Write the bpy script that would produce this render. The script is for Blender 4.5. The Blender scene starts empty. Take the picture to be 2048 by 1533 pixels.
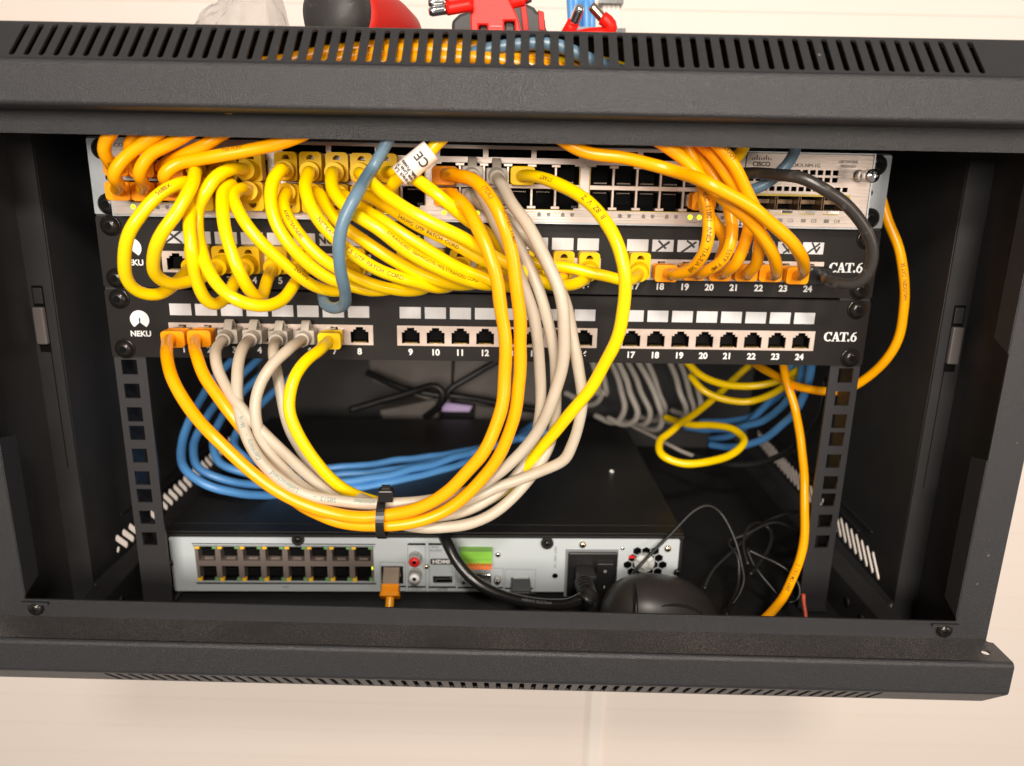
import bpy, bmesh, math, random
import mathutils.noise as mn
from mathutils import Vector, Matrix
random.seed(7)
S = bpy.context.scene
COL = S.collection
mm = 0.001
# ------------------------------------------------------------------ camera calibration
CF, CX, CY, CZ, PITCH, YAW, ROLL = 1500.481, 0.0138921, -0.4723128, 0.1156877, 0.2654014, -0.0067636, 0.0203970
PSI, RX, RZ = 0.0412027, -0.0017025, 0.0012102
CAM = Vector((CX, CY, CZ))
def _axes():
    cp, sp, cy, sy, cr, sr = math.cos(PITCH), math.sin(PITCH), math.cos(YAW), math.sin(YAW), math.cos(ROLL), math.sin(ROLL)
    f = Vector((sy*cp, cy*cp, -sp)); rt = Vector((cy, -sy, 0)); up = rt.cross(f)
    return cr*rt + sr*up, -sr*rt + cr*up, f
AR, AU, AF = _axes()
def ray(px, py): return AF + AR*((px-1024)/CF) - AU*((py-766.5)/CF)
RM = Matrix.Translation((RX, 0, RZ)) @ Matrix.Rotation(PSI, 4, 'Z')      # the rack rails sit slightly askew in the cabinet
RMI = RM.inverted()
def P(px, py, d):                      # photo measure -> rack coordinates (mm) at depth d mm behind the rail plane
    n = Vector((-math.sin(PSI), math.cos(PSI), 0)); o = Vector((RX, 0, RZ)) + n*d*mm
    r = ray(px, py); t = (o-CAM).dot(n)/r.dot(n)
    return (RMI @ (CAM + r*t))/mm
def PZ(px, py, z):                     # same, on a level plane z (mm, world)
    r = ray(px, py); t = (z*mm-CAM.z)/r.z
    return (RMI @ (CAM + r*t))/mm
def W(px, py, y):                      # world coordinates (mm) at world depth y mm
    r = ray(px, py); t = (y*mm-CAM.y)/r.y
    return (CAM + r*t)/mm
# ------------------------------------------------------------------ materials
def mat(name, col, rough=.5, metal=0., bump=None, spec=.5, emis=None, estr=0, alpha=None, trans=0, coat=0, var=None, sheen=0, specks=0):
    m = bpy.data.materials.new(name); m.use_nodes = True
    nt = m.node_tree; b = nt.nodes['Principled BSDF']
    b.inputs['Base Color'].default_value = (*col, 1); b.inputs['Roughness'].default_value = rough
    b.inputs['Metallic'].default_value = metal; b.inputs['Specular IOR Level'].default_value = spec
    b.inputs['Transmission Weight'].default_value = trans; b.inputs['Coat Weight'].default_value = coat
    if alpha is not None: b.inputs['Alpha'].default_value = alpha
    if emis: b.inputs['Emission Color'].default_value = (*emis, 1); b.inputs['Emission Strength'].default_value = estr
    tc = nt.nodes.new('ShaderNodeTexCoord')
    if var:                                     # (scale, other colour, low, high[, stretch])
        n = nt.nodes.new('ShaderNodeTexNoise'); n.inputs['Scale'].default_value = var[0]; n.inputs['Detail'].default_value = 5
        mp = nt.nodes.new('ShaderNodeMapping'); mp.inputs['Scale'].default_value = var[4] if len(var) > 4 else (1, 1, 1)
        nt.links.new(tc.outputs['Object'], mp.inputs[0]); nt.links.new(mp.outputs[0], n.inputs['Vector'])
        r = nt.nodes.new('ShaderNodeMapRange'); r.inputs[1].default_value = var[2]; r.inputs[2].default_value = var[3]
        nt.links.new(n.outputs[0], r.inputs[0])
        x = nt.nodes.new('ShaderNodeMix'); x.data_type = 'RGBA'
        x.inputs[6].default_value = (*col, 1); x.inputs[7].default_value = (*var[1], 1)
        nt.links.new(r.outputs[0], x.inputs[0]); nt.links.new(x.outputs[2], b.inputs['Base Color'])
    if specks:
        vo = nt.nodes.new('ShaderNodeTexVoronoi'); vo.inputs['Scale'].default_value = 75 if col[0] < .2 else 190
        wn = nt.nodes.new('ShaderNodeTexNoise'); wn.inputs['Scale'].default_value = 9 if col[0] < .2 else 22
        for q in (vo, wn): nt.links.new(tc.outputs['Object'], q.inputs['Vector'])
        r1 = nt.nodes.new('ShaderNodeMapRange'); r1.inputs[1].default_value = .075; r1.inputs[2].default_value = .03
        r2 = nt.nodes.new('ShaderNodeMapRange'); r2.inputs[1].default_value = .52; r2.inputs[2].default_value = .62
        nt.links.new(vo.outputs['Distance'], r1.inputs[0]); nt.links.new(wn.outputs[0], r2.inputs[0])
        mu = nt.nodes.new('ShaderNodeMath'); mu.operation = 'MULTIPLY'; nt.links.new(r1.outputs[0], mu.inputs[0]); nt.links.new(r2.outputs[0], mu.inputs[1])
        m2 = nt.nodes.new('ShaderNodeMath'); m2.operation = 'MULTIPLY'; m2.inputs[1].default_value = specks; nt.links.new(mu.outputs[0], m2.inputs[0])
        x = nt.nodes.new('ShaderNodeMix'); x.data_type = 'RGBA'; x.inputs[6].default_value = (*col, 1); x.inputs[7].default_value = (.6, .56, .5, 1) if col[0] < .2 else (col[0]*.35, col[1]*.3, .01, 1)
        nt.links.new(m2.outputs[0], x.inputs[0]); nt.links.new(x.outputs[2], b.inputs['Base Color'])
    if bump:                                    # (scale, strength, distance[, stretch])
        n = nt.nodes.new('ShaderNodeTexNoise'); n.inputs['Scale'].default_value = bump[0]; n.inputs['Detail'].default_value = 3
        mp = nt.nodes.new('ShaderNodeMapping'); mp.inputs['Scale'].default_value = bump[3] if len(bump) > 3 else (1, 1, 1)
        nt.links.new(tc.outputs['Object'], mp.inputs[0]); nt.links.new(mp.outputs[0], n.inputs['Vector'])
        u = nt.nodes.new('ShaderNodeBump'); u.inputs['Strength'].default_value = bump[1]; u.inputs['Distance'].default_value = bump[2]
        nt.links.new(n.outputs[0], u.inputs['Height']); nt.links.new(u.outputs[0], b.inputs['Normal'])
    return m
def dusty(name, base, dust, amount, rough=.5):
    m = mat(name, base, rough, bump=(2300, .5, .0004), spec=.4); nt = m.node_tree; b = nt.nodes['Principled BSDF']
    tc = nt.nodes.new('ShaderNodeTexCoord')
    a = nt.nodes.new('ShaderNodeTexNoise'); a.inputs['Scale'].default_value = 11; a.inputs['Detail'].default_value = 6
    c = nt.nodes.new('ShaderNodeTexNoise'); c.inputs['Scale'].default_value = 1300; c.inputs['Detail'].default_value = 2
    v = nt.nodes.new('ShaderNodeTexVoronoi'); v.inputs['Scale'].default_value = 170
    for q in (a, c, v): nt.links.new(tc.outputs['Object'], q.inputs['Vector'])
    r1 = nt.nodes.new('ShaderNodeMapRange'); r1.inputs[1].default_value = .30; r1.inputs[2].default_value = .80
    r2 = nt.nodes.new('ShaderNodeMapRange'); r2.inputs[1].default_value = .45; r2.inputs[2].default_value = .75
    r3 = nt.nodes.new('ShaderNodeMapRange'); r3.inputs[1].default_value = .07; r3.inputs[2].default_value = .03
    nt.links.new(a.outputs[0], r1.inputs[0]); nt.links.new(c.outputs[0], r2.inputs[0]); nt.links.new(v.outputs['Distance'], r3.inputs[0])
    mu = nt.nodes.new('ShaderNodeMath'); mu.operation = 'MULTIPLY'; nt.links.new(r1.outputs[0], mu.inputs[0]); nt.links.new(r2.outputs[0], mu.inputs[1])
    m2 = nt.nodes.new('ShaderNodeMath'); m2.operation = 'MULTIPLY'; nt.links.new(r3.outputs[0], m2.inputs[0]); nt.links.new(r1.outputs[0], m2.inputs[1])
    ad = nt.nodes.new('ShaderNodeMath'); ad.operation = 'MULTIPLY_ADD'; ad.inputs[1].default_value = amount
    nt.links.new(mu.outputs[0], ad.inputs[0]); nt.links.new(m2.outputs[0], ad.inputs[2]); ad.use_clamp = True
    x = nt.nodes.new('ShaderNodeMix'); x.data_type = 'RGBA'; x.inputs[6].default_value = (*base, 1); x.inputs[7].default_value = (*dust, 1)
    nt.links.new(ad.outputs[0], x.inputs[0]); nt.links.new(x.outputs[2], b.inputs['Base Color'])
    return m
K = dict(
 coat=mat('powder_coat', (.023, .0235, .026), .30, bump=(2600, .85, .0004), spec=.5, specks=.35),
 coat_dust_toplight=dusty('powder_coat_dusty_toplight', (.034, .033, .034), (.34, .31, .28), .8, .38),  # ledge dust, with the colour lightened in place of light from above
 coat_in=mat('inner_sheet', (.027, .0265, .028), .5, bump=(1800, .2, .0003), var=(25, (.040, .038, .037), .5, .9), spec=.45),
 rail=mat('rail_coat', (.026, .025, .027), .45, bump=(1800, .3, .0003)),
 floor=dusty('floor_sheet', (.014, .014, .015), (.14, .13, .12), .35, .45),
 black=mat('black_plastic', (.012, .012, .012), .35),
 void=mat('dark_inside', (.004, .004, .004), .8, spec=.1),
 panel=mat('panel_coat', (.013, .011, .010), .45, bump=(1500, .12, .0003), spec=.22),
 paper=mat('label_card', (.66, .67, .68), .28, var=(60, (.50, .50, .52), .35, .75, (3, 1, .2))),
 nickel=mat('nickel_shield', (.70, .58, .50), .33, .35, var=(90, (.58, .47, .40), .4, .8)),
 brushed=mat('brushed_steel', (.56, .49, .44), .36, .55, bump=(260, .35, .0003, (.12, 1, 6)), var=(300, (.47, .40, .35), .35, .7, (.1, 1, 7))),
 galv=mat('galvanised_ear', (.42, .45, .47), .35, .6, bump=(300, .15, .0003)),
 chrome=mat('chrome', (.80, .80, .80), .12, 1.),
 screw=mat('black_screw', (.030, .027, .025), .22, .6),
 gold=mat('gold_contact', (.80, .55, .20), .25, 1.),
 brass=mat('brass_screw', (.75, .58, .42), .25, 1.),
 ink=mat('dark_ink', (.02, .018, .016), .6), inkg=mat('grey_ink', (.17, .18, .20), .6), inkc=mat('cable_ink', (.10, .06, .004), .6), inkt=mat('teal_ink', (.16, .27, .25), .6),
 white=mat('white_print', (.78, .78, .77), .5),
 yellow=mat('yellow_pvc', (.97, .645, .0), .27, bump=(60, .15, .0008), specks=.5),
 yboot=mat('yellow_boot', (.88, .57, .0), .45, bump=(200, .08, .0003), spec=.22),
 orange=mat('orange_pvc', (.98, .40, .0), .27, bump=(55, .2, .0008), specks=.5),
 oboot=mat('orange_boot', (.93, .32, .0), .42, bump=(200, .08, .0003), spec=.22),
 grey=mat('grey_pvc', (.53, .46, .36), .42, bump=(70, .3, .001), var=(45, (.44, .37, .28), .45, .8)),
 gboot=mat('grey_boot', (.44, .40, .34), .45), dgrey=mat('dim_grey_pvc', (.46, .42, .37), .5),
 blue=mat('blue_pvc', (.09, .30, .66), .35), sblue=mat('slate_blue_pvc', (.12, .21, .29), .33, bump=(80, .2, .0008), var=(60, (.18, .25, .31), .5, .85)),
 cord=mat('black_cord', (.012, .012, .012), .25, bump=(60, .2, .001)), cordg=mat('dusty_black_cord', (.035, .031, .028), .3, bump=(80, .25, .001), var=(150, (.12, .11, .10), .58, .75)),
 clear=mat('clear_connector', (.36, .29, .22), .15, alpha=.75), tie=mat('tie_nylon', (.012, .011, .011), .28),
 grey_metal=mat('recorder_back', (.48, .53, .55), .45, bump=(800, .1, .0002)), case=dusty('recorder_case', (.011, .011, .011), (.09, .085, .075), .5, .42),
 led_off=mat('port_light_off', (.20, .19, .17), .5), led_y=mat('amber_led', (.85, .50, .02), .4), led_gr=mat('green_led', (.16, .33, .13), .4),
 led_on=mat('lit_green_light', (.35, .5, .02), .4, emis=(.75, 1., .02), estr=1.3), purple=mat('lit_display', (.5, .4, .6), .4, emis=(.62, .42, .70), estr=.28),
 green=mat('green_terminal', (.22, .52, .06), .4), orng=mat('orange_tab', (.85, .18, .02), .4), redp=mat('red_plastic', (.72, .02, .02), .35),
 red=mat('red_rubber', (.50, .018, .012), .5, spec=.25, bump=(120, .2, .0006)), redb=mat('bright_red_nylon', (.78, .012, .006), .4, spec=.25), rubber=mat('black_rubber', (.030, .028, .027), .55, bump=(200, .3, .0006), var=(200, (.09, .085, .08), .6, .8)),
 wire=mat('wire_black', (.008, .008, .008), .42), wire_red=mat('red_wire', (.50, .07, .03), .4), mouse=mat('mouse_shell', (.032, .029, .028), .38), mouse_gl=mat('mouse_gloss', (.02, .02, .02), .15),
 pale=mat('pale_plastic', (.17, .15, .135), .55, var=(14, (.10, .09, .08), .4, .7)), crumb=mat('white_crumb', (.75, .74, .70), .6),
 bag=mat('clear_film', (.62, .57, .53), .10, alpha=.24), tag=mat('tag_paper', (.82, .74, .68), .5),
 latch=mat('latch_grey', (.14, .125, .12), .4), ygold=mat('yellow_gasket', (.55, .42, .06), .45), rca=mat('rca_shell', (.75, .76, .74), .2, .7), rcaw=mat('rca_white', (.8, .8, .8), .35), hub=mat('fan_sticker', (.62, .63, .60), .35, bump=(300, .4, .0006)),
)
def wallmat():
    m = mat('wall_boards', (.80, .725, .665), .55, bump=(160, .08, .0006), var=(3, (.77, .69, .625), .3, .8)); return m
K['wall'] = wallmat(); K['trim'] = mat('trim_white', (.82, .76, .70), .45)
# ------------------------------------------------------------------ mesh helpers (mm in, metres out)
def obj(name, me, m, parent=None, mw=None, smooth=False, label=None):
    if hasattr(me, 'mesh'): me = me.mesh(name)
    o = bpy.data.objects.new(name, me); COL.objects.link(o)
    if m is not None and len(me.materials) == 0:
        for q in (m if isinstance(m, (list, tuple)) else [m]): me.materials.append(q)
    if parent: o.parent = parent
    if mw is not None: o.matrix_local = mw
    if smooth: me.polygons.foreach_set('use_smooth', [True]*len(me.polygons))
    if label: o['label'] = label
    return o
def thing(name, label, cat, mw=None, group=None):
    o = bpy.data.objects.new(name, None); COL.objects.link(o); o.empty_display_size = .01
    if mw is not None: o.matrix_world = mw
    o['label'] = label; o['category'] = cat
    if group: o['group'] = group
    return o
def bevel(o, w=.6, seg=2, ang=40):
    b = o.modifiers.new('Bevel', 'BEVEL'); b.width = w*mm; b.segments = seg; b.limit_method = 'ANGLE'; b.angle_limit = math.radians(ang); return o
class MB:
    def __init__(s): s.v = []; s.f = []; s.m = []; s.sm = []
    def add(s, vs, fs, mi=0, M=None, smooth=False):
        k = len(s.v); s.v += [(M @ Vector(v)) if M is not None else Vector(v) for v in vs]
        s.f += [[k+i for i in f] for f in fs]; s.m += [mi]*len(fs); s.sm += [smooth]*len(fs); return s
    def box(s, x0, x1, y0, y1, z0, z1, mi=0, M=None):
        vs = [(x, y, z) for z in (z0, z1) for y in (y0, y1) for x in (x0, x1)]
        return s.add(vs, [(0, 2, 3, 1), (4, 5, 7, 6), (0, 1, 5, 4), (2, 6, 7, 3), (0, 4, 6, 2), (1, 3, 7, 5)], mi, M)
    def prism(s, poly, a0, a1, mi=0, M=None, ax='y'):      # poly in the two other axes
        n = len(poly)
        def p(u, v, a): return (u, a, v) if ax == 'y' else ((a, u, v) if ax == 'x' else (u, v, a))
        vs = [p(u, v, a0) for u, v in poly]+[p(u, v, a1) for u, v in poly]
        fs = [list(range(n))[::-1], list(range(n, 2*n))]+[(i, (i+1) % n, n+(i+1) % n, n+i) for i in range(n)]
        return s.add(vs, fs, mi, M)
    def lathe(s, prof, M=None, n=24, mi=0, smooth=True):    # prof: (x along axis, r)
        vs = []; fs = []
        for x, r in prof:
            vs += [(x, r*math.cos(2*math.pi*i/n), r*math.sin(2*math.pi*i/n)) for i in range(n)]
        for j in range(len(prof)-1):
            fs += [(j*n+i, j*n+(i+1) % n, (j+1)*n+(i+1) % n, (j+1)*n+i) for i in range(n)]
        fs += [list(range(n))[::-1], [(len(prof)-1)*n+i for i in range(n)]]
        return s.add(vs, fs, mi, M, smooth)
    def mesh(s, name):
        me = bpy.data.meshes.new(name); me.from_pydata([v*mm for v in s.v], [], s.f); me.update()
        me.polygons.foreach_set('use_smooth', s.sm)
        me.polygons.foreach_set('material_index', s.m)
        bm = bmesh.new(); bm.from_mesh(me); bmesh.ops.recalc_face_normals(bm, faces=bm.faces); bm.to_mesh(me); bm.free()
        return me
def rrect(x0, x1, y0, y1, r=1., n=4):
    o = []
    for cx, cy, a in ((x1-r, y1-r, 0), (x0+r, y1-r, 90), (x0+r, y0+r, 180), (x1-r, y0+r, 270)):
        o += [(cx+r*math.cos(math.radians(a+90*i/n)), cy+r*math.sin(math.radians(a+90*i/n))) for i in range(n+1)]
    return o
def circ(x, y, r, n=16, a0=0): return [(x+r*math.cos(2*math.pi*i/n+a0), y+r*math.sin(2*math.pi*i/n+a0)) for i in range(n)]
def curve_mesh(name, polys, thick, off=0):
    c = bpy.data.curves.new(name, 'CURVE'); c.dimensions = '2D'; c.fill_mode = 'BOTH'; c.extrude = thick*mm/2; c.offset = off*mm
    for p in polys:
        s = c.splines.new('POLY'); s.points.add(len(p)-1); s.use_cyclic_u = True
        for i, q in enumerate(p): s.points[i].co = (q[0]*mm, q[1]*mm, 0, 1)
    o = bpy.data.objects.new(name, c); me = bpy.data.meshes.new_from_object(o); me.name = name
    bpy.data.objects.remove(o); bpy.data.curves.remove(c); return me
XZ = Matrix(((1, 0, 0, 0), (0, 0, 1, 0), (0, 1, 0, 0), (0, 0, 0, 1)))      # sheet (x, z) facing y
YZ = Matrix(((0, 0, 1, 0), (1, 0, 0, 0), (0, 1, 0, 0), (0, 0, 0, 1)))      # sheet (y, z) facing x
def T(x, y, z): return Matrix.Translation((x*mm, y*mm, z*mm))
def sheet_xz(name, polys, thick, y, m, parent):                            # stands in the x-z plane, centred on y
    me = curve_mesh(name, polys, thick); me.transform(T(0, y, 0) @ XZ)
    return obj(name, me, m, parent)
_tc = {}
def text_me(body, size, bold=0, ext=.04, align='CENTER', mirror=False):
    k = (body, size, bold, ext, align)
    if k in _tc: return _tc[k]
    c = bpy.data.curves.new('t', 'FONT'); c.body = body; c.size = size*mm; c.offset = bold*mm; c.extrude = ext*mm; c.align_x = align; c.align_y = 'CENTER'
    o = bpy.data.objects.new('t', c); me = bpy.data.meshes.new_from_object(o); me.name = 'lettering'
    bpy.data.objects.remove(o); bpy.data.curves.remove(c); _tc[k] = me; return me
FACE = Matrix(((1, 0, 0, 0), (0, 0, -1, 0), (0, 1, 0, 0), (0, 0, 0, 1)))   # text standing up, facing -y
def text(body, x, y, z, size, m, parent, bold=0, name='lettering', align='CENTER', sx=1, rot=0):
    me = text_me(body, size, bold, .04, align).copy(); me.materials.clear()
    return obj(name, me, m, parent, T(x, y, z) @ FACE @ Matrix.Rotation(rot, 4, 'Z') @ Matrix.Diagonal((sx, 1, 1, 1)))
# smooth path through points
def spline(pts, step=2.5):
    pts = [Vector(p) for p in pts]; q = [pts[0]*2-pts[1]]+pts+[pts[-1]*2-pts[-2]]; out = []
    for i in range(1, len(q)-2):
        p0, p1, p2, p3 = q[i-1:i+3]
        t0 = 0; t1 = t0+max((p1-p0).length, .01)**.5; t2 = t1+max((p2-p1).length, .01)**.5; t3 = t2+max((p3-p2).length, .01)**.5
        n = max(2, int((p2-p1).length/step))
        for k in range(n):
            t = t1+(t2-t1)*k/n
            a1 = p0*((t1-t)/(t1-t0))+p1*((t-t0)/(t1-t0)); a2 = p1*((t2-t)/(t2-t1))+p2*((t-t1)/(t2-t1)); a3 = p2*((t3-t)/(t3-t2))+p3*((t-t2)/(t3-t2))
            b1 = a1*((t2-t)/(t2-t0))+a2*((t-t0)/(t2-t0)); b2 = a2*((t3-t)/(t3-t1))+a3*((t-t1)/(t3-t1))
            out.append(b1*((t2-t)/(t2-t1))+b2*((t-t1)/(t2-t1)))
    out.append(pts[-1])
    for _ in range(2):                                   # relax
        out = [out[0]]+[(out[i-1]+out[i]*2+out[i+1])/4 for i in range(1, len(out)-1)]+[out[-1]]
    return out
def tube(path, r, n=14, mi=0, mb=None, caps=True):
    mb = mb or MB(); L = len(path); rr = r if isinstance(r, (list, tuple)) else [r]*L
    vs = []; t = (path[1]-path[0]).normalized(); nrm = t.orthogonal().normalized()
    for i, p in enumerate(path):
        t2 = (path[min(i+1, L-1)]-path[max(i-1, 0)]).normalized()
        nrm = (nrm - t2*nrm.dot(t2)).normalized(); b = t2.cross(nrm)
        vs += [p+(nrm*math.cos(2*math.pi*k/n)+b*math.sin(2*math.pi*k/n))*rr[i] for k in range(n)]
    fs = [(i*n+k, i*n+(k+1) % n, (i+1)*n+(k+1) % n, (i+1)*n+k) for i in range(L-1) for k in range(n)]
    mb.add(vs, fs, mi, None, True)
    if caps: mb.add([], [], mi); k0 = len(mb.v)-len(vs); mb.f += [[k0+i for i in range(n)][::-1], [k0+(L-1)*n+i for i in range(n)]]; mb.m += [mi, mi]; mb.sm += [False, False]
    return mb
def arc(path):
    s = [0]
    for i in range(1, len(path)): s.append(s[-1]+(path[i]-path[i-1]).length)
    return s
def sample(path, s, at):
    at = min(max(at, 0), s[-1]-1e-4); lo = 0
    while lo < len(s)-2 and s[lo+1] < at: lo += 1
    f = (at-s[lo])/(s[lo+1]-s[lo]); p = path[lo].lerp(path[lo+1], f)
    a = max(lo-1, 0); b = min(lo+2, len(path)-1)
    return p, (path[b]-path[a]).normalized()
def print_on(path, r, body, near, size, m, parent, flip=False, ang=0., bold=0, sx=1., circum=False, mw=None):
    """lettering wrapped on a tube; near = (px,py) of its middle in the photo, or an arc length"""
    s = arc(path)
    if isinstance(near, tuple):
        best = min(range(len(path)), key=lambda i: (lambda c: (c[0]-near[0])**2+(c[1]-near[1])**2)(px_of(path[i])))
        mid = s[best]
    else: mid = near
    me0 = text_me(body, size*(.88 if not circum else 1), bold+.025, .0); bm = bmesh.new(); bm.from_mesh(me0)
    bmesh.ops.triangulate(bm, faces=bm.faces)
    for _ in range(3):
        e = [x for x in bm.edges if x.calc_length() > .55*mm]
        if e: bmesh.ops.subdivide_edges(bm, edges=e, cuts=1); bmesh.ops.triangulate(bm, faces=bm.faces)
    cam = RMI @ CAM / mm
    for v in bm.verts:
        u, w = v.co.x/mm*sx, v.co.y/mm
        if circum: u, w = w, -u
        if flip: u, w = -u, -w
        p, t = sample(path, s, mid+u); n = (cam-p); n = (n-t*n.dot(t)).normalized(); b = n.cross(t)
        a = w/r+ang
        v.co = (p+(n*math.cos(a)+b*math.sin(a))*(r*1.02+.1))*mm
    me = bpy.data.meshes.new('lettering'); bm.to_mesh(me); bm.free()
    return obj('lettering', me, m, parent)
def px_of(p):
    w = RM @ (Vector(p)*mm) - CAM; z = w.dot(AF)
    return (1024+CF*w.dot(AR)/z, 766.5-CF*w.dot(AU)/z)

# ================================================================== SETTING
def structure(o): o['kind'] = 'structure'; return o
wall = MB(); z = 420.; PITCHW = 43.3
zs = []; zz = -238.0+43.3*16
while zz > -900: zs.append(zz); zz -= PITCHW
top = 700.
for g in zs:
    wall.box(-1200, 1400, 352.4, 360, g+.3, top-.3); wall.box(-1200, 1400, 352.9, 361, g-.3, g+.3); top = g
wo = structure(obj('wall', wall, K['wall'])); bevel(wo, .5, 2)
wo['label'] = 'cream boarded wall behind the cabinet'
tr = thing('wall_trim', 'pale vertical trim strip on the wall below the cabinet', 'trim')
obj('strip', MB().box(117, 132, 346, 352, -900, -200), K['trim'], tr); obj('backing', MB().box(113, 136, 350, 352.3, -900, -200), K['trim'], tr)

# ================================================================== CABINET
cab = thing('network_cabinet', 'open black wall-mounted network cabinet with slotted top and bottom edges', 'cabinet')
def strip(pts, t):                     # thin bent sheet from a polyline (y,z); returns closed polygon
    up_ = []; dn = []
    for i, p in enumerate(pts):
        a = Vector(pts[max(i-1, 0)]); b = Vector(pts[min(i+1, len(pts)-1)]); d = (b-a).normalized(); n = Vector((-d.y, d.x))
        up_.append(tuple(Vector(p)+n*t/2)); dn.append(tuple(Vector(p)-n*t/2))
    return up_+dn[::-1]
def bend(c, r, a0, a1, n=5): return [(c[0]+r*math.cos(math.radians(a0+(a1-a0)*i/n)), c[1]+r*math.sin(math.radians(a0+(a1-a0)*i/n))) for i in range(n+1)]
def slot(x, v0, v1, w): 
    r = w/2; return [(x+r*math.cos(a), v0+r+r*math.sin(a)) for a in [math.pi+math.pi*i/6 for i in range(7)]]+[(x+r*math.cos(a), v1-r+r*math.sin(a)) for a in [math.pi*i/6 for i in range(7)]]
FY = -99.1
def cover(sg, name):
    zf0, zf1 = 145.2, 164.0
    pts = bend((FY+2.2, zf0+2.2), 2.2, -90, -180)+bend((FY+4, zf1-1.2), 4., 180, 138)
    pts = [(a, b*sg) for a, b in pts]
    mb = MB(); poly = strip(pts, 1.2)
    mb.prism(poly, -300.3, 300.3, ax='x')
    e = obj(name, mb, K['coat'], cab); e.data.polygons.foreach_set('use_smooth', [True]*len(e.data.polygons))
    e.modifiers.new('w', 'WEIGHTED_NORMAL'); e.data.set_sharp_from_angle(angle=math.radians(35))
    # slotted chamfer
    y0, z0 = pts[-1][0], pts[-1][1]*sg; L = 26.
    polys = [[(-300.3, 0), (300.3, 0), (300.3, L), (-300.3, L)]]
    n = 66
    for i in range(n): x = -225.5+i*6.95+(3 if sg < 0 else 0); polys.append(slot(x, 1.6, 24.6, 2.9))
    me = curve_mesh('slotted_edge', polys, 1.2)
    c45 = math.sqrt(.5)
    M = Matrix(((1, 0, 0, 0), (0, c45, -c45, y0*mm), (0, c45*sg, c45*sg, z0*sg*mm), (0, 0, 0, 1)))
    o = obj('slotted_edge', me, K['coat'], e, M)
    ye, ze = y0+L*c45, z0+L*c45
    p2 = bend((ye+1.5*c45, ze-1.5*c45), 1.5, 135, 90)+[(352, ze+1.5-1.5*c45)]
    # after the bend the plate runs back level
    p2 = [(a, b*sg) for a, b in p2]
    obj('top_plate' if sg > 0 else 'bottom_plate', MB().prism(strip(p2, 1.2), -300.3, 300.3, ax='x'), K['coat'], e)
    return e, ze
ctop, zt = cover(1, 'top_cover'); cbot, zb = cover(-1, 'bottom_cover')
obj('ledge', MB().box(-300.3, 300.3, FY+2.2, -74.6, 144.6, 145.8), K['coat'], ctop)
lp = [(-300.3, FY+2.2), (300.3, FY+2.2), (300.3, -79.), (297.6, -78.2), (296.8, -74.6), (-300.3, -74.6)]
obj('ledge', curve_mesh('ledge', [lp, circ(290, -88.5, 2.6)], 1.2), K['coat_dust_toplight'], cbot, T(0, 0, -145.2))
ff = sheet_xz('front_frame', [[(-298.5, -145.8), (298.5, -145.8), (298.5, 144.6), (-298.5, 144.6)], rrect(-278.5, 278.5, -133.35, 133.35, .4)], 1.2, -74.7, K['coat'], cab)
for sx in (-1, 1):
    for (a, b) in ((-131, -31.2), (30., 131)):
        tb = MB().prism([(-75, a), (-61, a+6), (-61, b-3), (-75, b)], sx*278.5-.6, sx*278.5+.6, ax='x')
        obj('return_flange', tb, K['coat'], ff)
    obj('corner_tab', MB().box(sx*272-8, sx*272+8, -77.2, -75.3, -136.2, -134.4), K['coat'], ff)
    w = obj('side_wall', MB().box(sx*296.4, sx*298, -74.1, -3, -181.5, 181.5).box(sx*281, sx*296.4, -3, -1.6, -164, 181.5)
            .box(sx*281, sx*296.4, -3.0, -1.6, -181, -164), K['coat_in'], cab)
    vents = [slot(0, 0, 0, 1)]
    polys = [[(-1.6, -164), (352, -164), (352, 182), (-1.6, 182)]]
    for i in range(30):
        y = 21.5+i*9.6
        if y > 300: break
        sl = slot(0, -10.8, 10.8, 4.9); a = math.radians(45 if sx < 0 else -45)
        if i == 0 and sx < 0: sl = circ(0, -5, 2.6)
        polys.append([(y+7+p*math.cos(a)-q*math.sin(a), -153.4+p*math.sin(a)+q*math.cos(a)) for p, q in sl])
    obj('vented_panel', curve_mesh('vented_panel', polys, 1.0), K['coat_in'], cab, T(sx*281, 0, 0) @ YZ)
    obj('seam_strip', MB().box(sx*281-.2, sx*279.2, 60, 250, -141.5, -140.3).box(sx*280.9, sx*279.4, 40, 330, -132.5, -131.6), K['coat'], cab)
    sl = MB().prism([(sx*281, -164), (sx*262, -181), (sx*262, -182.2), (sx*282.2, -165)], -1.6, 352, ax='y')
    obj('corner_strip', sl, K['coat_in'], cab)
    la = thing('latch', '', ''); del la['label']; del la['category']; la.parent = cab
    obj('slot', MB().box(sx*290.3-3.6, sx*290.3+3.6, -3.25, -3.05, 2, 45), K['void'], la)
    bevel(obj('catch', MB().box(sx*290.3-3.4, sx*290.3+3.4, -6.5, -3.1, 7.6, 31.5), K['latch'], la), .8)
    bevel(obj('plate', MB().box(sx*290.3-2.8, sx*290.3+2.8, -4.0, -3.1, 33.5, 43.5), K['coat_in'], la), .3)
    obj('door_groove', MB().box(sx*287.2-.25, sx*287.2+.25, -3.2, -3.0, -78, 3), K['void'], la)
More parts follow.
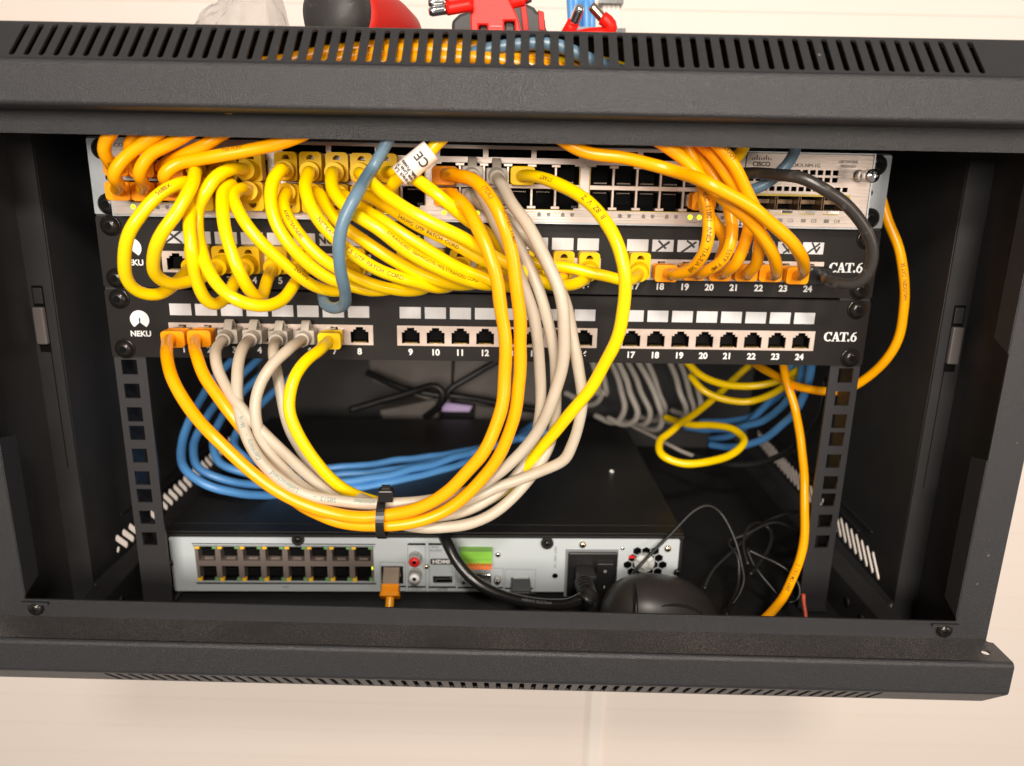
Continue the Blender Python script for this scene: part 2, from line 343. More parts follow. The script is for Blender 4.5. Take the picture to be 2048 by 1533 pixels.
def hexscrew(parent, x, y, z, r=5.6, m='screw', h=3.6, washer=True, name='screw'):
    mb = MB(); M = T(x/1, y/1, z/1); 
    M = Matrix(((0, 1, 0, x), (-1, 0, 0, y), (0, 0, 1, z), (0, 0, 0, 1)))
    if washer: mb.lathe([(0, r*1.12), (.7, r*1.12), (1.0, r*.98)], M, 28)
    prof = [(.6, r*.99)]+[(.6+h*math.sin(a), r*math.cos(a)) for a in [math.radians(k) for k in (8, 22, 38, 52, 62)]]
    mb.lathe(prof, M, 28)
    e = obj(name, mb, K[m], parent)
    hx = MB(); ph = .6+h*math.sin(math.radians(62))
    hx.lathe([(ph-.6, r*.44), (ph+.03, r*.44)], M, 6, smooth=False)
    obj('hex_socket', hx, K['void'], e)
    ring = MB(); ring.lathe([(ph-.2, r*.40), (ph+.06, r*.52), (ph+.02, r*.60)], M, 6, smooth=False)
    return e
def cross_screw(parent, x, y, z, r, m, name='screw', dome=.5):
    M = Matrix(((0, 1, 0, x), (-1, 0, 0, y), (0, 0, 1, z), (0, 0, 0, 1)))
    mb = MB().lathe([(0, r), (r*.25, r), (r*.55*dome*2, r*.75), (r*.7*dome*2, r*.35)], M, 20)
    e = obj(name, mb, K[m], parent)
    t = r*.7*dome*2
    obj('cross_slot', MB().box(x-r*.5, x+r*.5, y-t-.1, y-t+.4, z-r*.12, z+r*.12).box(x-r*.12, x+r*.12, y-t-.13, y-t+.37, z-r*.5, z+r*.5), K['void'], e)
    return e
for sx in (-1, 1): cross_screw(cab, sx*272.2, -75.4, -139, 4.6, 'screw')
cross_screw(cab, 291.5, -75.4, 139.2, 4.6, 'screw')
obj('floor_plate', MB().box(-262, 262, -74, 352, -181.6, -180.2), K['floor'], cab)
obj('floor_edge', MB().box(-296.4, -262, -74, -1.6, -181.6, -180.3).box(262, 296.4, -74, -1.6, -181.6, -180.3), K['coat_in'], cab)
obj('slot_shade_liner', MB().box(-296, 296, -70, 349, 181.7, 182.5), mat('shade_liner_black', (.012, .012, .012), .8, spec=.1), cab)  # added black liner standing in for the shade behind the top slots
obj('back_wall', MB().box(-281, 281, 350, 351.5, -181, 182), K['coat_in'], cab)
for sx in (-1, 1):                                            # beams that carry the rails, askew like them
    M = RM.copy()
    bm_ = MB().box(sx*250-.7, sx*250+.7, -68, 320, -181, -153.6).box(sx*250, sx*264, -68, 320, -154.4, -153.2)
    o = obj('side_beam', bm_, K['floor'] if sx < 0 else K['coat_in'], cab, M)
    kn = MB()
    for y in (-35, -14):
        kn.lathe([(0, 3.6), (.3, 3.6)], Matrix(((-sx, 0, 0, sx*249.2), (0, 1, 0, y), (0, 0, 1, -166), (0, 0, 0, 1))), 18)
    obj('knockout', kn, K['coat'], o)
    hs = []
    zc = -127.
    U0 = [6.35, 22.225, 38.1]
    for k in range(-3, 3):
        for q in U0:
            zz = k*44.45+q
            if abs(zz) < 136: hs.append((sx*232.55, zz))
    hs = [h for h in hs]
    x0, x1 = sorted((sx*221.8, sx*241.6))
    polys = [[(x0, -180), (x1, -180), (x1, 134), (x0, 134)]]
    for hx_, hz in hs: polys.append([(hx_-4.9, hz-4.9), (hx_+4.9, hz-4.9), (hx_+4.9, hz+4.9), (hx_-4.9, hz+4.9)])
    rl = obj('mounting_rail', curve_mesh('mounting_rail', polys, 2.0), K['rail'], cab, M @ T(0, 1, 0) @ XZ)
    rl.rotation_mode = 'XYZ'
    obj('rail_return', MB().box(sx*241-.7, sx*241+.7, 2, 22, -180, 134), K['rail'], cab, M)
    obj('rail_foot', MB().box(sx*232-9, sx*232+9, -4, 22, -179.8, -178.6), K['rail'], cab, M)

# ================================================================== PATCH PANELS
UU = [u0+15.8*i for u0 in (-195.8, -52.8, 88.7) for i in range(8)]
JACK = [(-5.7, -5.3), (5.7, -5.3), (5.7, 1.9), (4.0, 1.9), (4.0, 3.3), (2.3, 3.3), (2.3, 4.9), (-2.3, 4.9), (-2.3, 3.3), (-4.0, 3.3), (-4.0, 1.9), (-5.7, 1.9)]
def jack_mesh():
    mb = MB(); a, b = -6.2, 6.2
    mb.box(a, b, 9, 9.6, -5.9, 5.4); mb.box(a, a+.5, .9, 9, -5.9, 5.4); mb.box(b-.5, b, .9, 9, -5.9, 5.4); mb.box(a, b, .9, 9, -5.9, -5.4); mb.box(a, b, .9, 9, 5.0, 5.5)
    for i in range(8): mb.box(-3.9+i*1.05, -3.4+i*1.05, .6, 7, -5.25, -4.5, 1)
    mb.box(-3.8, 3.8, 5.5, 8, -4, 2, 0)
    me = mb.mesh('port'); me.materials.append(K['void']); me.materials.append(K['gold']); return me
JM = jack_mesh()
def box_me(*a):
    return MB().box(*a).mesh('b')
def glyph_cat6(parent, x, z, h):
    """bold seriffed CAT.6, drawn as outlines"""
    s = h/7.; t = 1.5
    def put(polys, x0): return [[(x+(x0+a)*s, z+(b)*s) for a, b in p] for p in polys]
    def ringseg(cx, cy, rx, ry, tx, ty, a0, a1, n=20):
        o = [(cx+rx*math.cos(math.radians(a0+(a1-a0)*i/n)), cy+ry*math.sin(math.radians(a0+(a1-a0)*i/n))) for i in range(n+1)]
        q = [(cx+(rx-tx)*math.cos(math.radians(a1+(a0-a1)*i/n)), cy+(ry-ty)*math.sin(math.radians(a1+(a0-a1)*i/n))) for i in range(n+1)]
        return o+q
    groups = []
    groups.append((put([ringseg(3.4, 3.5, 3.4, 3.6, 1.9, .8, 48, 318)], 0), 0))
    groups.append((put([[(5.0, 4.6), (5.9, 4.6), (5.9, 7.1), (5.3, 7.1), (4.7, 6.2)]], 0), 0))
    A = [[(2.6, 7.2), (3.8, 7.2), (6.3, 0), (4.4, 0), (3.0, 4.6), (1.5, 0), (.7, 0)]]
    groups.append((put(A, 5.9), 0)); groups.append((put([[(1.8, 1.9), (4.6, 1.9), (4.4, 2.7), (2.0, 2.7)]], 5.9), 0))
    groups.append((put([[(-.2, 0), (2.2, 0), (2.2, .6), (-.2, .6)]], 5.9), 0)); groups.append((put([[(3.7, 0), (7.1, 0), (7.1, .6), (3.7, .6)]], 5.9), 0))
    groups.append((put([[(0, 7), (6.4, 7), (6.5, 4.8), (6.0, 4.8), (5.4, 6.3), (4.1, 6.3), (4.1, .6), (5, .6), (5, 0), (1.4, 0), (1.4, .6), (2.3, .6), (2.3, 6.3), (1., 6.3), (.4, 4.8), (-.1, 4.8)]], 12.0), 0))
    groups.append((put([circ(.9, .85, .95)], 18.2), 0))
    groups.append((put([ringseg(2.4, 2.3, 2.4, 2.4, 1.4, .8, 0, 359)], 20.4), 0))
    groups.append((put([[(0.0, 2.3), (.5, 4.6), (1.9, 6.5), (4.2, 7.3), (4.2, 6.8), (2.7, 6.0), (1.75, 4.3), (1.45, 2.3)]], 20.4), 0))
    for polys, _ in groups: obj('lettering', curve_mesh('lettering', polys, .08), K['white'], parent, T(0, -2.6+random.random()*.02, 0) @ XZ)
def logo(parent, x, z):
    n = 30; r = 5.9; pts = [(x+r*math.cos(math.radians(-52+284*i/n)), z+r*math.sin(math.radians(-52+284*i/n))) for i in range(n+1)]
    pts.append((x, z-1.6))
    obj('emblem', curve_mesh('emblem', [pts], .08), K['white'], parent, T(0, -2.6, 0) @ XZ)
    obj('emblem_slit', curve_mesh('emblem', [[(x-.28, z-2.2), (x+.28, z-2.2), (x+.5, z+.6), (x, z+1.4), (x-.5, z+.6)]], .08), K['panel'], parent, T(0, -2.7, 0) @ XZ)
def patch_panel(zb, label):
    t = thing('patch_bay', label, 'patch panel', RM @ T(0, 0, zb), 'patch panels in the rack')
    polys = [rrect(-241.3, 241.3, .9, 43.5, 1.2)]
    for u0 in (-195.8, -52.8, 88.7): polys.append([(u0-8.7, 10.3), (u0+15.8*7+8.7, 10.3), (u0+15.8*7+8.7, 23.5), (u0-8.7, 23.5)])
    pl = obj('panel_plate', curve_mesh('panel_plate', polys, 1.6), K['panel'], t, T(0, -1.6, 0) @ XZ)
    obj('top_fold', MB().box(-222, 222, -.8, 14, 42.3, 43.8).box(-222, 222, -.8, 14, .6, 2.), K['panel'], t)
    obj('jack_housing', MB().box(-212, 212, 10.5, 34, 4, 38), K['void'], t)
    for u0 in (-195.8, -52.8, 88.7):
        pp = [[(u0-8.6, 10.4), (u0+15.8*7+8.6, 10.4), (u0+15.8*7+8.6, 23.4), (u0-8.6, 23.4)]]
        for i in range(8): pp.append([(u0+15.8*i+a, 17.2+b) for a, b in JACK])
        obj('port_frame', curve_mesh('port_frame', pp, 1.2), K['nickel'], t, T(0, -1.3, 0) @ XZ)
    lw = MB().box(-6.65, 6.65, -2.7, -2.3, 28.2, 35.5).mesh('label_window')
    for i, u in enumerate(UU):
        obj('port', JM, None, t, T(u, -2.0, 17.2))
        o = obj('label_window', lw, K['paper'], t, T(u, 0, 0))
        text(str(i+1), u-.2, -2.46, 6.2, 5.6, K['white'], t, .19, 'number')
    for x in (-232.55, 232.55):
        for q in (6.35, 38.1): hexscrew(t, x*(1.0)+(.0), -2.4, q)
    glyph_cat6(t, 213.5 if zb == 0 else 211.0, 17.1, 6.0); logo(t, -221.6, 25.0); text('NEKU', -221.8, -2.6, 15.9, 4.9, K['white'], t, .15)
    return t
pp2 = patch_panel(0, 'black 24-port patch panel, the lower one, with many empty numbered ports')
pp1 = patch_panel(44.45, 'black 24-port patch panel, the upper one, crowded with yellow and orange plugs')
def scribble(u, lines, w=1.25):
    mb = MB()
    for (a, b, c, d_) in lines:
        p, q = Vector((u+a, b)), Vector((u+c, d_)); n = (q-p).normalized(); n = Vector((-n.y, n.x))*w/2; 
        mb.prism([tuple(p+n), tuple(q+n), tuple(q-n), tuple(p-n)], -2.86-random.random()*.05, -2.72)
    obj('marker_scribble', mb, K['ink'], pp1)
scribble(UU[0], [(-3.5, 35.4, 5, 28.4), (5, 35.6, -5.2, 28.2)])
scribble(UU[17], [(-3, 35, 2, 30), (4, 34.5, -4, 28.4), (0, 31.5, 4, 34)])
scribble(UU[18], [(-1, 35.2, 3, 32.5), (5, 34.5, -4, 28), (2, 33, 4, 31)])
scribble(UU[22], [(-4, 34.5, 1, 29), (4, 33.5, -3, 28.5)], 1.1)
scribble(UU[23], [(-4, 28.3, 4, 35), (-1, 35.4, 2, 30), (2, 29, 4, 33)], 1.1)
text('NU', UU[6]-2.5, -2.8, 31.8, 7.2, K['ink'], pp1, .3)

# ================================================================== SWITCH
sw = thing('network_switch', 'silver rack switch above the patch panels, with a plug-in module at its right', 'network switch', RM)
GS = (-218.3, -127.0, -35.5, 55.8)
polys = [rrect(-225, 148, 89.8, 132.4, 1.)]
for g in GS: 
    e = 141.0 if g > 50 else g+85.2
    polys.append([(g-.4, 98.2), (g+3.4, 98.2), (g+3.4, 97.3), (e-3, 97.3), (e-3, 98.2), (e+.4, 98.2), (e+.4, 122.4), (e-3, 122.4), (e-3, 123.4), (g+3.4, 123.4), (g+3.4, 122.4), (g-.4, 122.4)])
vx = -214.
vents = []
for g in GS:
    for k in range(3):
        a = g+2.6+28.3*k
        if g+2 < -190: continue
        vents.append((a, a+25.2)); polys.append([(a, 126.6), (a+25.2, 126.6), (a+25.2, 131.2), (a, 131.2)])
fp = sheet_xz('faceplate', polys, 1.0, -12, K['brushed'], sw)
obj('chassis', MB().box(-222, 222, 12, 290, 90.2, 132), K['galv'], sw)
obj('chassis_edge', MB().box(-226, -224.9, -12.4, 12, 89.6, 132.6).box(225.3, 226.3, -12.4, 12, 89.6, 132.6).box(-226, 226, -12.4, 12, 88.9, 89.7).box(-226, 226, -12.4, 12, 132.5, 133.2), K['galv'], sw)
obj('inner_shadow_box', MB().box(-222, 146, 2.5, 4, 90.5, 132), K['void'], sw)
pm = MB(); pm.box(-6.3, 6.3, 0, 10.5, -4.4, -3.9).box(-6.3, -5.9, 0, 10.5, -4, 5).box(5.9, 6.3, 0, 10.5, -4, 5).box(-6.3, 6.3, 10, 10.6, -4.4, 5).box(-5, 5, 7, 10, -3.5, 3.5)
for i in range(8): pm.box(-3.7+i*1.02, -3.4+i*1.02, 3, 7, -3.9, -3.2, 1)
pme = pm.mesh('port'); pme.materials.append(K['void']); pme.materials.append(K['nickel'])
flipM = Matrix.Diagonal((-1, 1, -1, 1))
def colx(g, k): return GS[g]+7.1+14.2*k
TOPZ, BOTZ = 116.6, 103.9
LEDON = {(0, 0, 0), (0, 4, 0), (0, 4, 1), (1, 1, 1), (1, 4, 0), (2, 0, 0), (2, 1, 1), (3, 4, 0), (3, 4, 1)}
for g in range(4):
    dv = MB(); x0 = GS[g]; x1 = x0+85.2
    dv.box(x0-.3, x1+.3, -11.8, 2, 109.2, 111.8)
    for k in range(1, 6):
        x = x0+14.2*k; dv.box(x-.7, x+.7, -11.6, 2, 97.4, 123.2); dv.box(x-2.6, x+2.6, -12.5, -11.4, 121.6, 123.2); dv.box(x-2.6, x+2.6, -12.5, -11.4, 97.6, 99.2)
    bevel(obj('port_divider', dv, K['nickel'], sw), .2, 1)
    gk = MB().box(x0-.3, x0+.3, -12.55, -11.9, 98.2, 122.4).box(x1-.3, x1+.3, -12.55, -11.9, 98.2, 122.4).box(x0+3.4, x1-3, -12.56, -11.9, 96.9, 97.3)
    obj('gasket', gk, K['ygold'], sw)
    for k in range(6):
        obj('port', pme, None, sw, T(colx(g, k), -10, TOPZ)); obj('port', pme, None, sw, T(colx(g, k), -10, BOTZ) @ flipM)
        for q in (0, 1):
            x = colx(g, k)-2.7+q*5.6+.5
            lit = (g, k, q) in LEDON
            poly = [(x-1.1, 93.2), (x+1.1, 93.2), (x+1.1, 94.9), (x, 95.9 if not lit else 95.4), (x-1.1, 94.9)] if q == 0 else [(x-1.1, 95.4), (x+1.1, 95.4), (x+1.1, 94.), (x, 93.), (x-1.1, 94.)]
            obj('port_light', curve_mesh('port_light', [circ(x, 94.4, 1.5)] if lit else [poly], .1), K['led_on' if lit else 'led_off'], sw, T(0, -12.6, 0) @ XZ)
    for a, b, zz in ((x0+1.5, 2 if g == 0 else 12*g, 98.0),): pass
text('MODE', -218.3, -12.6, 128.9, 3.1, K['ink'], sw); text('2X', -216.2, -12.6, 100., 2.6, K['inkg'], sw)
for x, s in ((-44.8, '24X'), (-35.6+1.5, '26X'), (46.8, '36X'), (56, '38X')): text(s, x, -12.6, 99. if s[0] in '23' else 99., 2.1, K['inkg'], sw)
text('35X', 50.2, -12.6, 121.8, 1.9, K['inkg'], sw); text('37X', 55.2, -12.6, 121.8, 1.9, K['inkg'], sw)
text('Catalyst 3750-X Series  PoE+', 128, -12.6, 91.5, 2.1, K['inkg'], sw)
for sx in (-1, 1):
    a, b = sorted((sx*226.3, sx*241.3))
    ear = sheet_xz('mounting_ear', [rrect(a, b, 89.3, 132.8, .8), circ(sx*230.8, 110.6, 1.8)], 1.6, -1.4, K['galv'], sw)
    hexscrew(sw, sx*232.3, -2.4, 95.25); hexscrew(sw, sx*232.3, -2.4, 127.)
    obj('ear_side', MB().box(sx*226.3, sx*225.4, -1.5, 20, 89.5, 132.5), K['galv'], sw)
# module
mod = thing('network_module', '', ''); del mod['label']; del mod['category']; mod.parent = sw
polys = [rrect(148.6, 224.8, 89.9, 132.2, 1.2)]
cols = [150.5+4.62*i for i in range(12)]
for x in cols:
    if x < 203.5:
        polys.append([(x, 120.3), (x+3.4, 120.3), (x+3.4, 123.2), (x, 123.2)]); polys.append([(x, 116.2), (x+3.4, 116.2), (x+3.4, 119.), (x, 119.)])
for i in range(14):
    x = 150.5+4.45*i; polys.append([(x, 110.7), (x+3.2, 110.7), (x+3.2, 113.4), (x, 113.4)])
polys.append([(154, 99.6), (212.4, 99.6), (212.4, 107.8), (154, 107.8)])
sheet_xz('module_plate', polys, 1.0, -12.2, K['brushed'], mod)
obj('module_back', MB().box(149, 224, 2.5, 4, 90.5, 132), K['void'], mod)
g_ = MB().box(153, 213.6, -12.85, -12.3, 107.8, 109.1).box(212.4, 213.8, -12.86, -12.3, 99.4, 107.8)
for i in range(4): x = 157.+14.4*i; g_.box(x-2, x+7.5, -12.87, -12.3, 97.2, 97.9); 
obj('gasket', g_, K['ygold'], mod)
slotm = mat('socket_metal', (.20, .13, .075), .35, .5)
for i in range(4):
    x = 155.6+14.25*i
    s_ = MB().box(x, x+13.2, -6, 2, 99.5, 99.9).box(x, x+.3, -12, 2, 99.6, 107.8).box(x+13, x+13.3, -12, 2, 99.6, 107.8).box(x+.6, x+12.7, -3, -1, 103.2, 105.6)
    sp = obj('module_slot', s_, slotm, mod)
    obj('bail_latch', MB().box(x+3, x+9.5, -13.4, -12.4, 98., 99.4), K['chrome'], sp)
    text('G%d' % (i+1), x+4.9+4.2, -12.9, 93.4, 2.9, K['inkg'], mod); obj('slot_light', MB().box(x+1.2, x+4.2, -12.85, -12.7, 92.5, 94.5), K['led_off'], mod)
text('CISCO', 157.6, -12.9, 125.9, 3.6, K['ink'], mod, .12)
bars = MB()
for i, hgt in enumerate((.7, 1.3, 2.6, 1.3, .7, 1.3, 2.6, 1.3, .7)):
    x = 151.9+1.38*i; bars.prism(rrect(x-.22, x+.22, 128.2-.0, 128.6+hgt, .2, 2), -12.95, -12.7)
obj('emblem', bars, K['ink'], mod)
text('C3KX-NM-1G', 184.2, -12.9, 125.6, 3.0, K['ink'], mod); text('NETWORK', 210., -12.9, 128.2, 2.3, K['inkg'], mod); text('MODULE', 210., -12.9, 125.6, 2.3, K['inkg'], mod)
Mx = Matrix(((0, 1, 0, 216.9), (-1, 0, 0, -12.6), (0, 0, 1, 120.3), (0, 0, 0, 1)))
th = obj('thumbscrew', MB().lathe([(0, 3.6), (1, 3.7), (1.2, 3.2), (13, 3.2), (13.2, 3.9), (18.2, 3.9), (18.8, 3.4)], Mx, 28), K['chrome'], mod)
obj('cross_slot', MB().box(214.4, 219.4, -31.5, -31.2, 119.9, 120.7).box(216.5, 217.3, -31.52, -31.2, 117.8, 122.8), K['inkg'], th)

# ================================================================== CABLES
def boot_a():                       # loop-tab boot; local +x out of the port, z to the tab side
    me = curve_mesh('boot', [rrect(-6.35, 6.35, -5.5, 10.8, 2.2), [(2.3*math.cos(a), 6.6+2.6*math.sin(a)) for a in [math.pi*i/8 for i in range(9)]]], 8.5)
    R_ = Matrix(((0, 0, 1, 7.5*mm), (1, 0, 0, 0), (0, 1, 0, 0), (0, 0, 0, 1))); me.transform(R_)
    return me
BA = boot_a()
def mk(mb, name): me = mb.mesh(name); return me
BB = MB()
BB.prism(rrect(-6.2, 6.2, -4.3, 4.3, 1.2), 7.5, 16, ax='x')
for i in range(3): BB.prism(rrect(-6.5, 6.5, -4.6, 4.6, 1.3), 8.6+2.5*i, 10.+2.5*i, ax='x')
BB.prism(rrect(-7., 7., -5.2, 5.2, 2.2), 16, 21, ax='x'); BB = mk(BB, 'boot')
BC = MB(); BC.prism(rrect(-6., 6., -4.4, 4.6, 1.2), 5, 15, ax='x')
nn = 10; arcp = [(4+10*i/nn, 4.2+5.2*math.sin(math.pi*i/nn)) for i in range(nn+1)]
st = strip(arcp, 1.1); BC.add([(a, y_, b) for y_ in (-2.6, 2.6) for a, b in st], [list(range(len(st)))[::-1], list(range(len(st), 2*len(st)))]+[(i, (i+1) % len(st), len(st)+(i+1) % len(st), len(st)+i) for i in range(len(st))])
BC = mk(BC, 'boot')
CONN = MB().prism(rrect(-5.75, 5.75, -3.6, 3.6, .5), -7, 9, ax='x').box(-5, 5.5, -1.4, 1.4, 3.6, 4.6); CONN = mk(CONN, 'connector')
def ribs(path, r0, n=5, pitch=2.0, r1=None):
    """ribbed strain relief along the start of a cable path"""
    s = arc(path); L = n*pitch+1.2; N = int(L/.35); pts = []; rr = []
    for i in range(N+1):
        a = L*i/N; p, t = sample(path, s, a); pts.append(p)
        base = r0+(r1-r0)*a/L if r1 else r0
        rr.append(base+(0 if (a/pitch) % 1 < .62 else -.75) if a < n*pitch else base+.15)
    return tube(pts, rr, 20)
KIND = {'A': ('yboot', BA), 'B': ('oboot', BB), 'C': ('gboot', BC), 'Y': ('yboot', BB), 'K': ('cord', BB), 'S': ('sblue', BB)}
def port1(n): return ('p', UU[n-1], 17.2+44.45, 0., 1)
def port2(n): return ('p', UU[n-1], 17.2, 0., 1)
def swt(g, k): return ('p', colx(g, k), TOPZ-.4, -12., 1)
def swb(g, k): return ('p', colx(g, k), BOTZ+.4, -12., -1)
def axis_M(u, y, z, fl, tilt=(0, 0)):
    # local x -> -y (out), z -> up*fl
    M = Matrix(((0, -1*fl, 0, u*mm), (-1, 0, 0, y*mm), (0, 0, fl, z*mm), (0, 0, 0, 1)))
    return M @ Matrix.Rotation(tilt[0], 4, 'Z') @ Matrix.Rotation(tilt[1], 4, 'Y')
LEN = {'A': 12., 'B': 20., 'C': 15., 'Y': 20., 'K': 20., 'S': 20.}
def cable(label, m, r, a, pts, b, prints=(), group='network patch cables', name='patch_cable', ink='inkc'):
    """a, b: None or (kind, port); pts: (px, py, depth mm) or ('z', px, py, z mm)"""
    t = thing(name, label, 'cable', RM, group)
    pp = []
    for q in pts:
        if q[0] == 'z': pp.append(PZ(q[1], q[2], q[3]))
        elif q[0] == 'l': pp.append(Vector(q[1:]))
        else:
            v = P(*q); wz = (RM @ (v*mm))/mm
            if 116 < wz.z < 152 and wz.y < -67: v = P(q[0], q[1], q[2]-67-wz.y)
            pp.append(v)
    def tip(e, back):
        k, p = e[0], e[1]; u, z, y0 = p[1], p[2], p[3]; L = LEN[k]
        return Vector((u, y0-L-back, z))
    full = []
    if a: full += [tip(a, -2), tip(a, 3.5)]
    full += pp
    if b: full += [tip(b, 3.5), tip(b, -2)]
    path = spline(full)
    sd = random.uniform(0, 100); L_ = len(path)
    for i_ in range(6, L_-6):
        w_ = min(1, (i_-6)/8, (L_-6-i_)/8)
        path[i_] = path[i_]+Vector([mn.noise(Vector((i_*.11, sd, k_*7.)))*1.1*w_ for k_ in range(3)])
    r0_ = r
    rl_ = [r0_*(1+.035*mn.noise(Vector((i_*.23, sd, 50.)))) for i_ in range(L_)]
    ck = obj('cable_jacket', tube(path, rl_), K[m], t)
    for e, pth in ((a, path), (b, path[::-1])):
        if not e: continue
        k, p = e[0], e[1]; bm_, me = KIND[k]; fl = p[4]
        pl = bpy.data.objects.new('plug', None); COL.objects.link(pl); pl.parent = t; pl.empty_display_size = .005
        jit = (random.uniform(-.05, .05), random.uniform(-.04, .04))
        pl.matrix_local = axis_M(p[1], p[3], p[2], fl, jit)
        mm_ = me.copy(); mm_.materials.clear()
        bo = obj('boot', mm_, K[bm_ if not (k == 'K') else 'cord'], pl); bevel(bo, .7 if k == 'A' else .5, 2, 50)
        obj('connector', CONN, K['clear'] if k != 'K' else K['cord'], pl) if not CONN.materials else obj('connector', CONN, None, pl)
        if k in 'AC':
            rb = ribs(pth, r+2.5 if k == 'A' else r+1.5, 5 if k == 'A' else 4, 2.1, r+1.9 if k == 'A' else r+1.0)
            ro = obj('strain_relief', rb, K[bm_], t)
    for (body, near, size, flip, ang) in prints: print_on(path, r, body, near, size, K[ink], ck, flip, ang)
    return t, path
Y, O, G = 'yellow', 'orange', 'grey'
RY, RO, RG = 3.35, 3.35, 3.2
grpY = 'yellow patch cables from the switch to the upper panel'; grpO = 'orange cables from the left switch ports over to the right panel ports'
# --- left yellow loops
cable('yellow patch cable making the leftmost big loop beside the upper panel emblem', Y, RY, ('A', swb(0, 3)), [(372, 365, -58), (335, 378, -66), (300, 405, -72), (268, 450, -76), (249, 505, -74), (252, 552, -68), (276, 584, -60), (310, 589, -52), (340, 574, -42), (362, 556, -35)], ('A', port1(2)), [('568BX', (330, 382), 3.4, True, -.3)], grpY)
cable('yellow cable of the second loop from the left, its top bend facing the viewer', Y, RY, ('A', swt(0, 3)), [(388, 345, -60), (382, 370, -70), (355, 420, -78), (322, 470, -80), (306, 515, -76), (312, 550, -68), (340, 568, -58), (380, 563, -46), (412, 552, -37)], ('A', port1(3)), [], grpY)
cable('yellow cable hanging in a narrow deep loop to the fourth port of the upper panel', Y, RY, ('A', swt(0, 4)), [(412, 362, -46), (388, 390, -58), (378, 450, -72), (384, 505, -76), (392, 555, -72), (410, 598, -66), (430, 612, -60), (452, 598, -52), (470, 565, -44)], ('A', port1(4)), [], grpY)
cable('yellow patch cable looping lowest over the label windows to the sixth upper panel port', Y, RY, ('A', swt(0, 5)), [(462, 338, -52), (432, 352, -60), (412, 385, -64), (398, 430, -62), (396, 475, -66), (408, 525, -74), (438, 570, -80), (480, 603, -82), (522, 614, -76), (562, 602, -64), (588, 572, -50)], ('A', port1(6)), [], grpY)
cable('yellow patch cable dropping straight to a tight kink under upper panel port five', Y, RY, ('A', swb(0, 4)), [(462, 368, -50), (447, 382, -58), (446, 425, -68), (457, 485, -76), (478, 545, -78), (502, 588, -70), (520, 598, -60), (531, 580, -48), (536, 562, -40)], ('A', port1(5)), [], grpY)
cable('yellow patch cable, lowest of the fan sweeping right under the slate blue cable', Y, RY, ('A', swb(0, 5)), [(484, 378, -46), (468, 386, -54), (470, 403, -60), (492, 446, -66), (530, 492, -66), (570, 530, -62), (612, 562, -56), (652, 579, -48), (686, 579, -40)], ('A', port1(8)), [('24AWG', (600, 552), 3.2, False, .5)], grpY)
cable('yellow patch cable curling out of the first top port of the second port block', Y, RY, ('A', swt(1, 0)), [(562, 340, -52), (545, 362, -60), (543, 405, -66), (558, 455, -70), (592, 503, -70), (635, 545, -66), (690, 571, -58), (745, 582, -50), (795, 575, -42)], ('A', port1(9)), [], grpY)
cable('yellow cable printed ANSI/TIA/568B, from the first bottom port of the second block', Y, RY, ('A', swb(1, 0)), [(572, 388, -48), (566, 405, -56), (578, 440, -62), (605, 478, -66), (650, 520, -66), (705, 553, -62), (770, 576, -56), (825, 582, -48), (855, 572, -40)], ('A', port1(10)), [('ANSI/TIA/568B', (592, 452), 3.1, False, 0)], grpY)
cable('yellow cable printed UTP PATCH CORD, from the second top port of the second block', Y, RY, ('A', swt(1, 1)), [(617, 350, -56), (611, 375, -68), (622, 415, -76), (650, 457, -80), (695, 500, -80), (750, 533, -78), (815, 560, -72), (870, 577, -60), (905, 570, -46)], ('A', port1(11)), [('NETRACK  CAT.5  UTP  PATCH  CORD', (712, 512), 3.4, False, .1)], grpY)
cable('yellow cable tucked behind the printed ones, from the second bottom port of the second block', Y, RY, ('A', swb(1, 1)), [(637, 388, -50), (648, 412, -58), (680, 448, -66), (730, 485, -70), (790, 523, -70), (850, 552, -66), (905, 570, -58), (952, 566, -44)], ('A', port1(12)), [], grpY)
cable('yellow cable printed STRANDED, from the third top port of the second block', Y, RY, ('A', swt(1, 2)), [(663, 352, -58), (668, 382, -70), (700, 420, -80), (752, 458, -84), (812, 500, -82), (870, 535, -76), (930, 560, -66), (985, 572, -54), (1012, 562, -43)], ('A', port1(13)), [('STRANDED  26AWG(7/0.160) STRANDED CORD', (860, 531), 3.1, False, .45)], grpY)
cable('yellow patch cable from the third bottom port of the second block', Y, RY, ('A', swb(1, 2)), [(695, 395, -50), (725, 418, -60), (775, 450, -68), (835, 487, -70), (900, 527, -68), (960, 553, -62), (1020, 573, -54), (1062, 563, -43)], ('A', port1(14)), [], grpY)
cable('yellow cable from the fourth top port of the second block to panel port sixteen', Y, RY, ('A', swt(1, 3)), [(722, 352, -56), (750, 372, -70), (800, 410, -82), (862, 448, -86), (925, 476, -84), (985, 510, -78), (1045, 545, -70), (1110, 573, -60), (1160, 567, -44)], ('A', port1(16)), [], grpY)
cable('yellow cable with text on its side, from the fourth bottom port of the second block', Y, RY, ('A', swb(1, 3)), [(748, 398, -52), (790, 424, -62), (850, 458, -68), (915, 493, -70), (980, 525, -68), (1040, 548, -62), (1090, 562, -54), (1122, 558, -43)], ('A', port1(15)), [('24AWG  UTP  PATCH  CORD', (860, 463), 3.1, False, -.3)], grpY)
cable('long yellow patch cable passing beneath the paper tag, ending in port seventeen', Y, RY, ('A', swt(1, 4)), [(790, 345, -52), (828, 358, -66), (872, 390, -74), (918, 425, -72), (965, 462, -62), (1010, 500, -52), (1070, 525, -44), (1140, 538, -42), (1200, 551, -44), (1252, 562, -42)], ('A', port1(17)), [], grpY)
